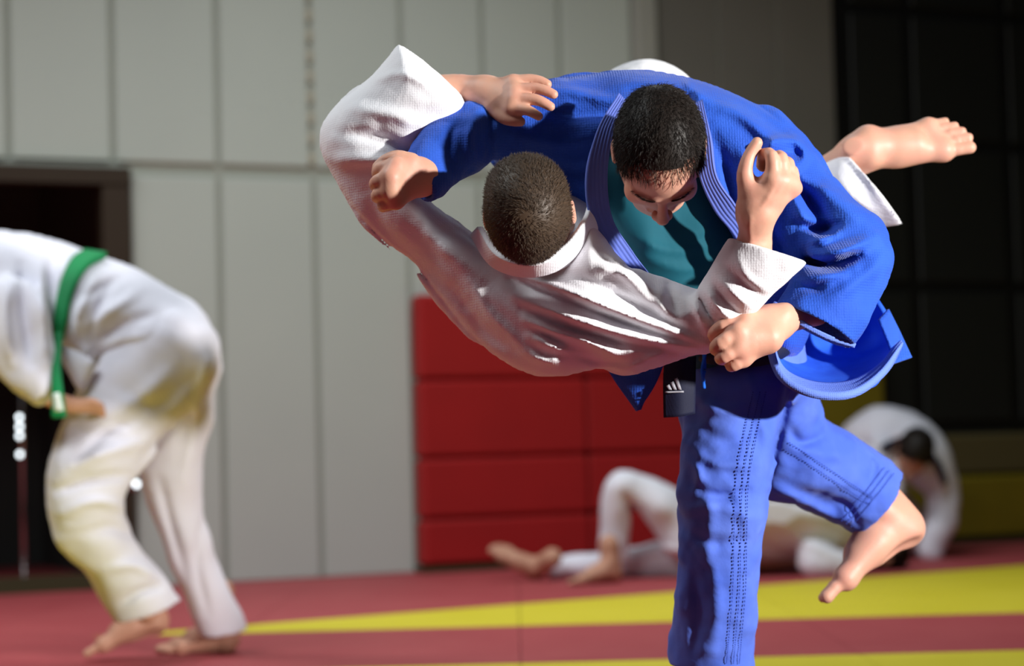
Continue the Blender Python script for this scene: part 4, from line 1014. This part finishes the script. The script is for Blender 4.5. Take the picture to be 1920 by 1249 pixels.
kw_ = floor_at(1700, 1040)
kn = thing('person', 'person in white judo suit hunched over on the knees above the one lying down', 'person', kw_)
V = Vol.px(1500, 1850, 740, 1060, 10.5, 11.9, 0.012); V.rs = .72
V.tube([(1620, 960, 11.35, 50), (1650, 870, 11.25, 50), (1690, 845, 11.05, 40), (1712, 850, 10.9, 26)], .05)
V.tube([(1740, 850, 11.1, 26), (1760, 930, 11.05, 20), (1730, 1000, 11.0, 16), (1690, 1030, 10.95, 12)], .03)
V.tube([(1670, 860, 11.1, 26), (1664, 920, 10.95, 24), (1672, 985, 10.9, 20), (1690, 1025, 10.9, 17)], .03)
V.tube([(1620, 980, 11.4, 40), (1560, 1010, 11.2, 34), (1640, 1025, 11.45, 22)], .03)
frK = frame((-0.25, -0.85, -.45), (0.1, 0.45, -0.88)); hk = C(1714, 850, 10.85)
headK = (place(HEAD_V, frK, hk, 1.05), HEAD_F)
hk_f = foot(camc(floor_at(1640, 1038) + np.array([0, 0.45, 0.03])), camc(floor_at(1600, 1038) + np.array([0, .5, 0.02])), R3 @ np.array([0.2, .3, -1.0]), 1.05, 1, foot_vol(.006, .05).mesh(1))
obj('body', *person_part([V, headK]), 'skin_far', kn)
hv, hf = hair_mesh(frK, hk, 1.05, flowG, 4000, .022, seed=11, wid=.0014, cap=.01); obj('hair', toW(hv), hf, 'hair_dark', kn)
V = Vol.px(1500, 1850, 730, 1060, 10.4, 12.0, 0.011)
V.inflate([(1545, 870), (1585, 800), (1640, 762), (1700, 771), (1755, 804), (1784, 858), (1790, 930), (1740, 930), (1690, 900), (1640, 940), (1570, 950)], [(1560, 900, 11.35), (1650, 830, 11.25), (1770, 870, 11.12)], .19, 60)
V.tube([(1752, 860, 11.1, 34), (1766, 930, 11.06, 30), (1758, 990, 11.0, 28), (1745, 1030, 10.98, 27)], .04)
V.tube([(1650, 850, 11.0, 34), (1664, 920, 10.92, 30), (1672, 985, 10.9, 26)], .04)
V.folds([([(1600, 820), (1650, 850), (1680, 900)], 9, -.03), ([(1740, 820), (1760, 880), (1765, 950)], 9, .025)]); V.noise(.1, .01)
jk = obj('jacket', *cm(V), 'gi_white_soft', kn)
obj('collar', *sheet([row((1650, 838, 10.86), (1668, 826, 10.9), (1700, 815, 11.0)), row((1656, 852, 10.86), (1674, 840, 10.9), (1705, 830, 11.0))], 12, 4, .02), 'navy', jk)
obj('collar', *sheet([row((1745, 845, 10.96), (1764, 870, 10.93), (1776, 905, 10.93)), row((1738, 855, 10.95), (1756, 880, 10.92), (1768, 910, 10.92))], 12, 4, .02), 'navy', jk)
V = Vol.px(1500, 1760, 900, 1060, 10.7, 12.0, 0.012)
V.tube([(1610, 950, 11.4, 58), (1570, 990, 11.25, 46), (1575, 1012, 11.15, 34), (1640, 1022, 11.45, 28)], .04)
V.tube([(1650, 950, 11.45, 56), (1700, 990, 11.2, 44), (1710, 1012, 11.1, 32), (1700, 1020, 11.4, 26)], .04)
V.noise(.1, .008)
obj('trousers', *cm(V), 'gi_white_soft', kn)
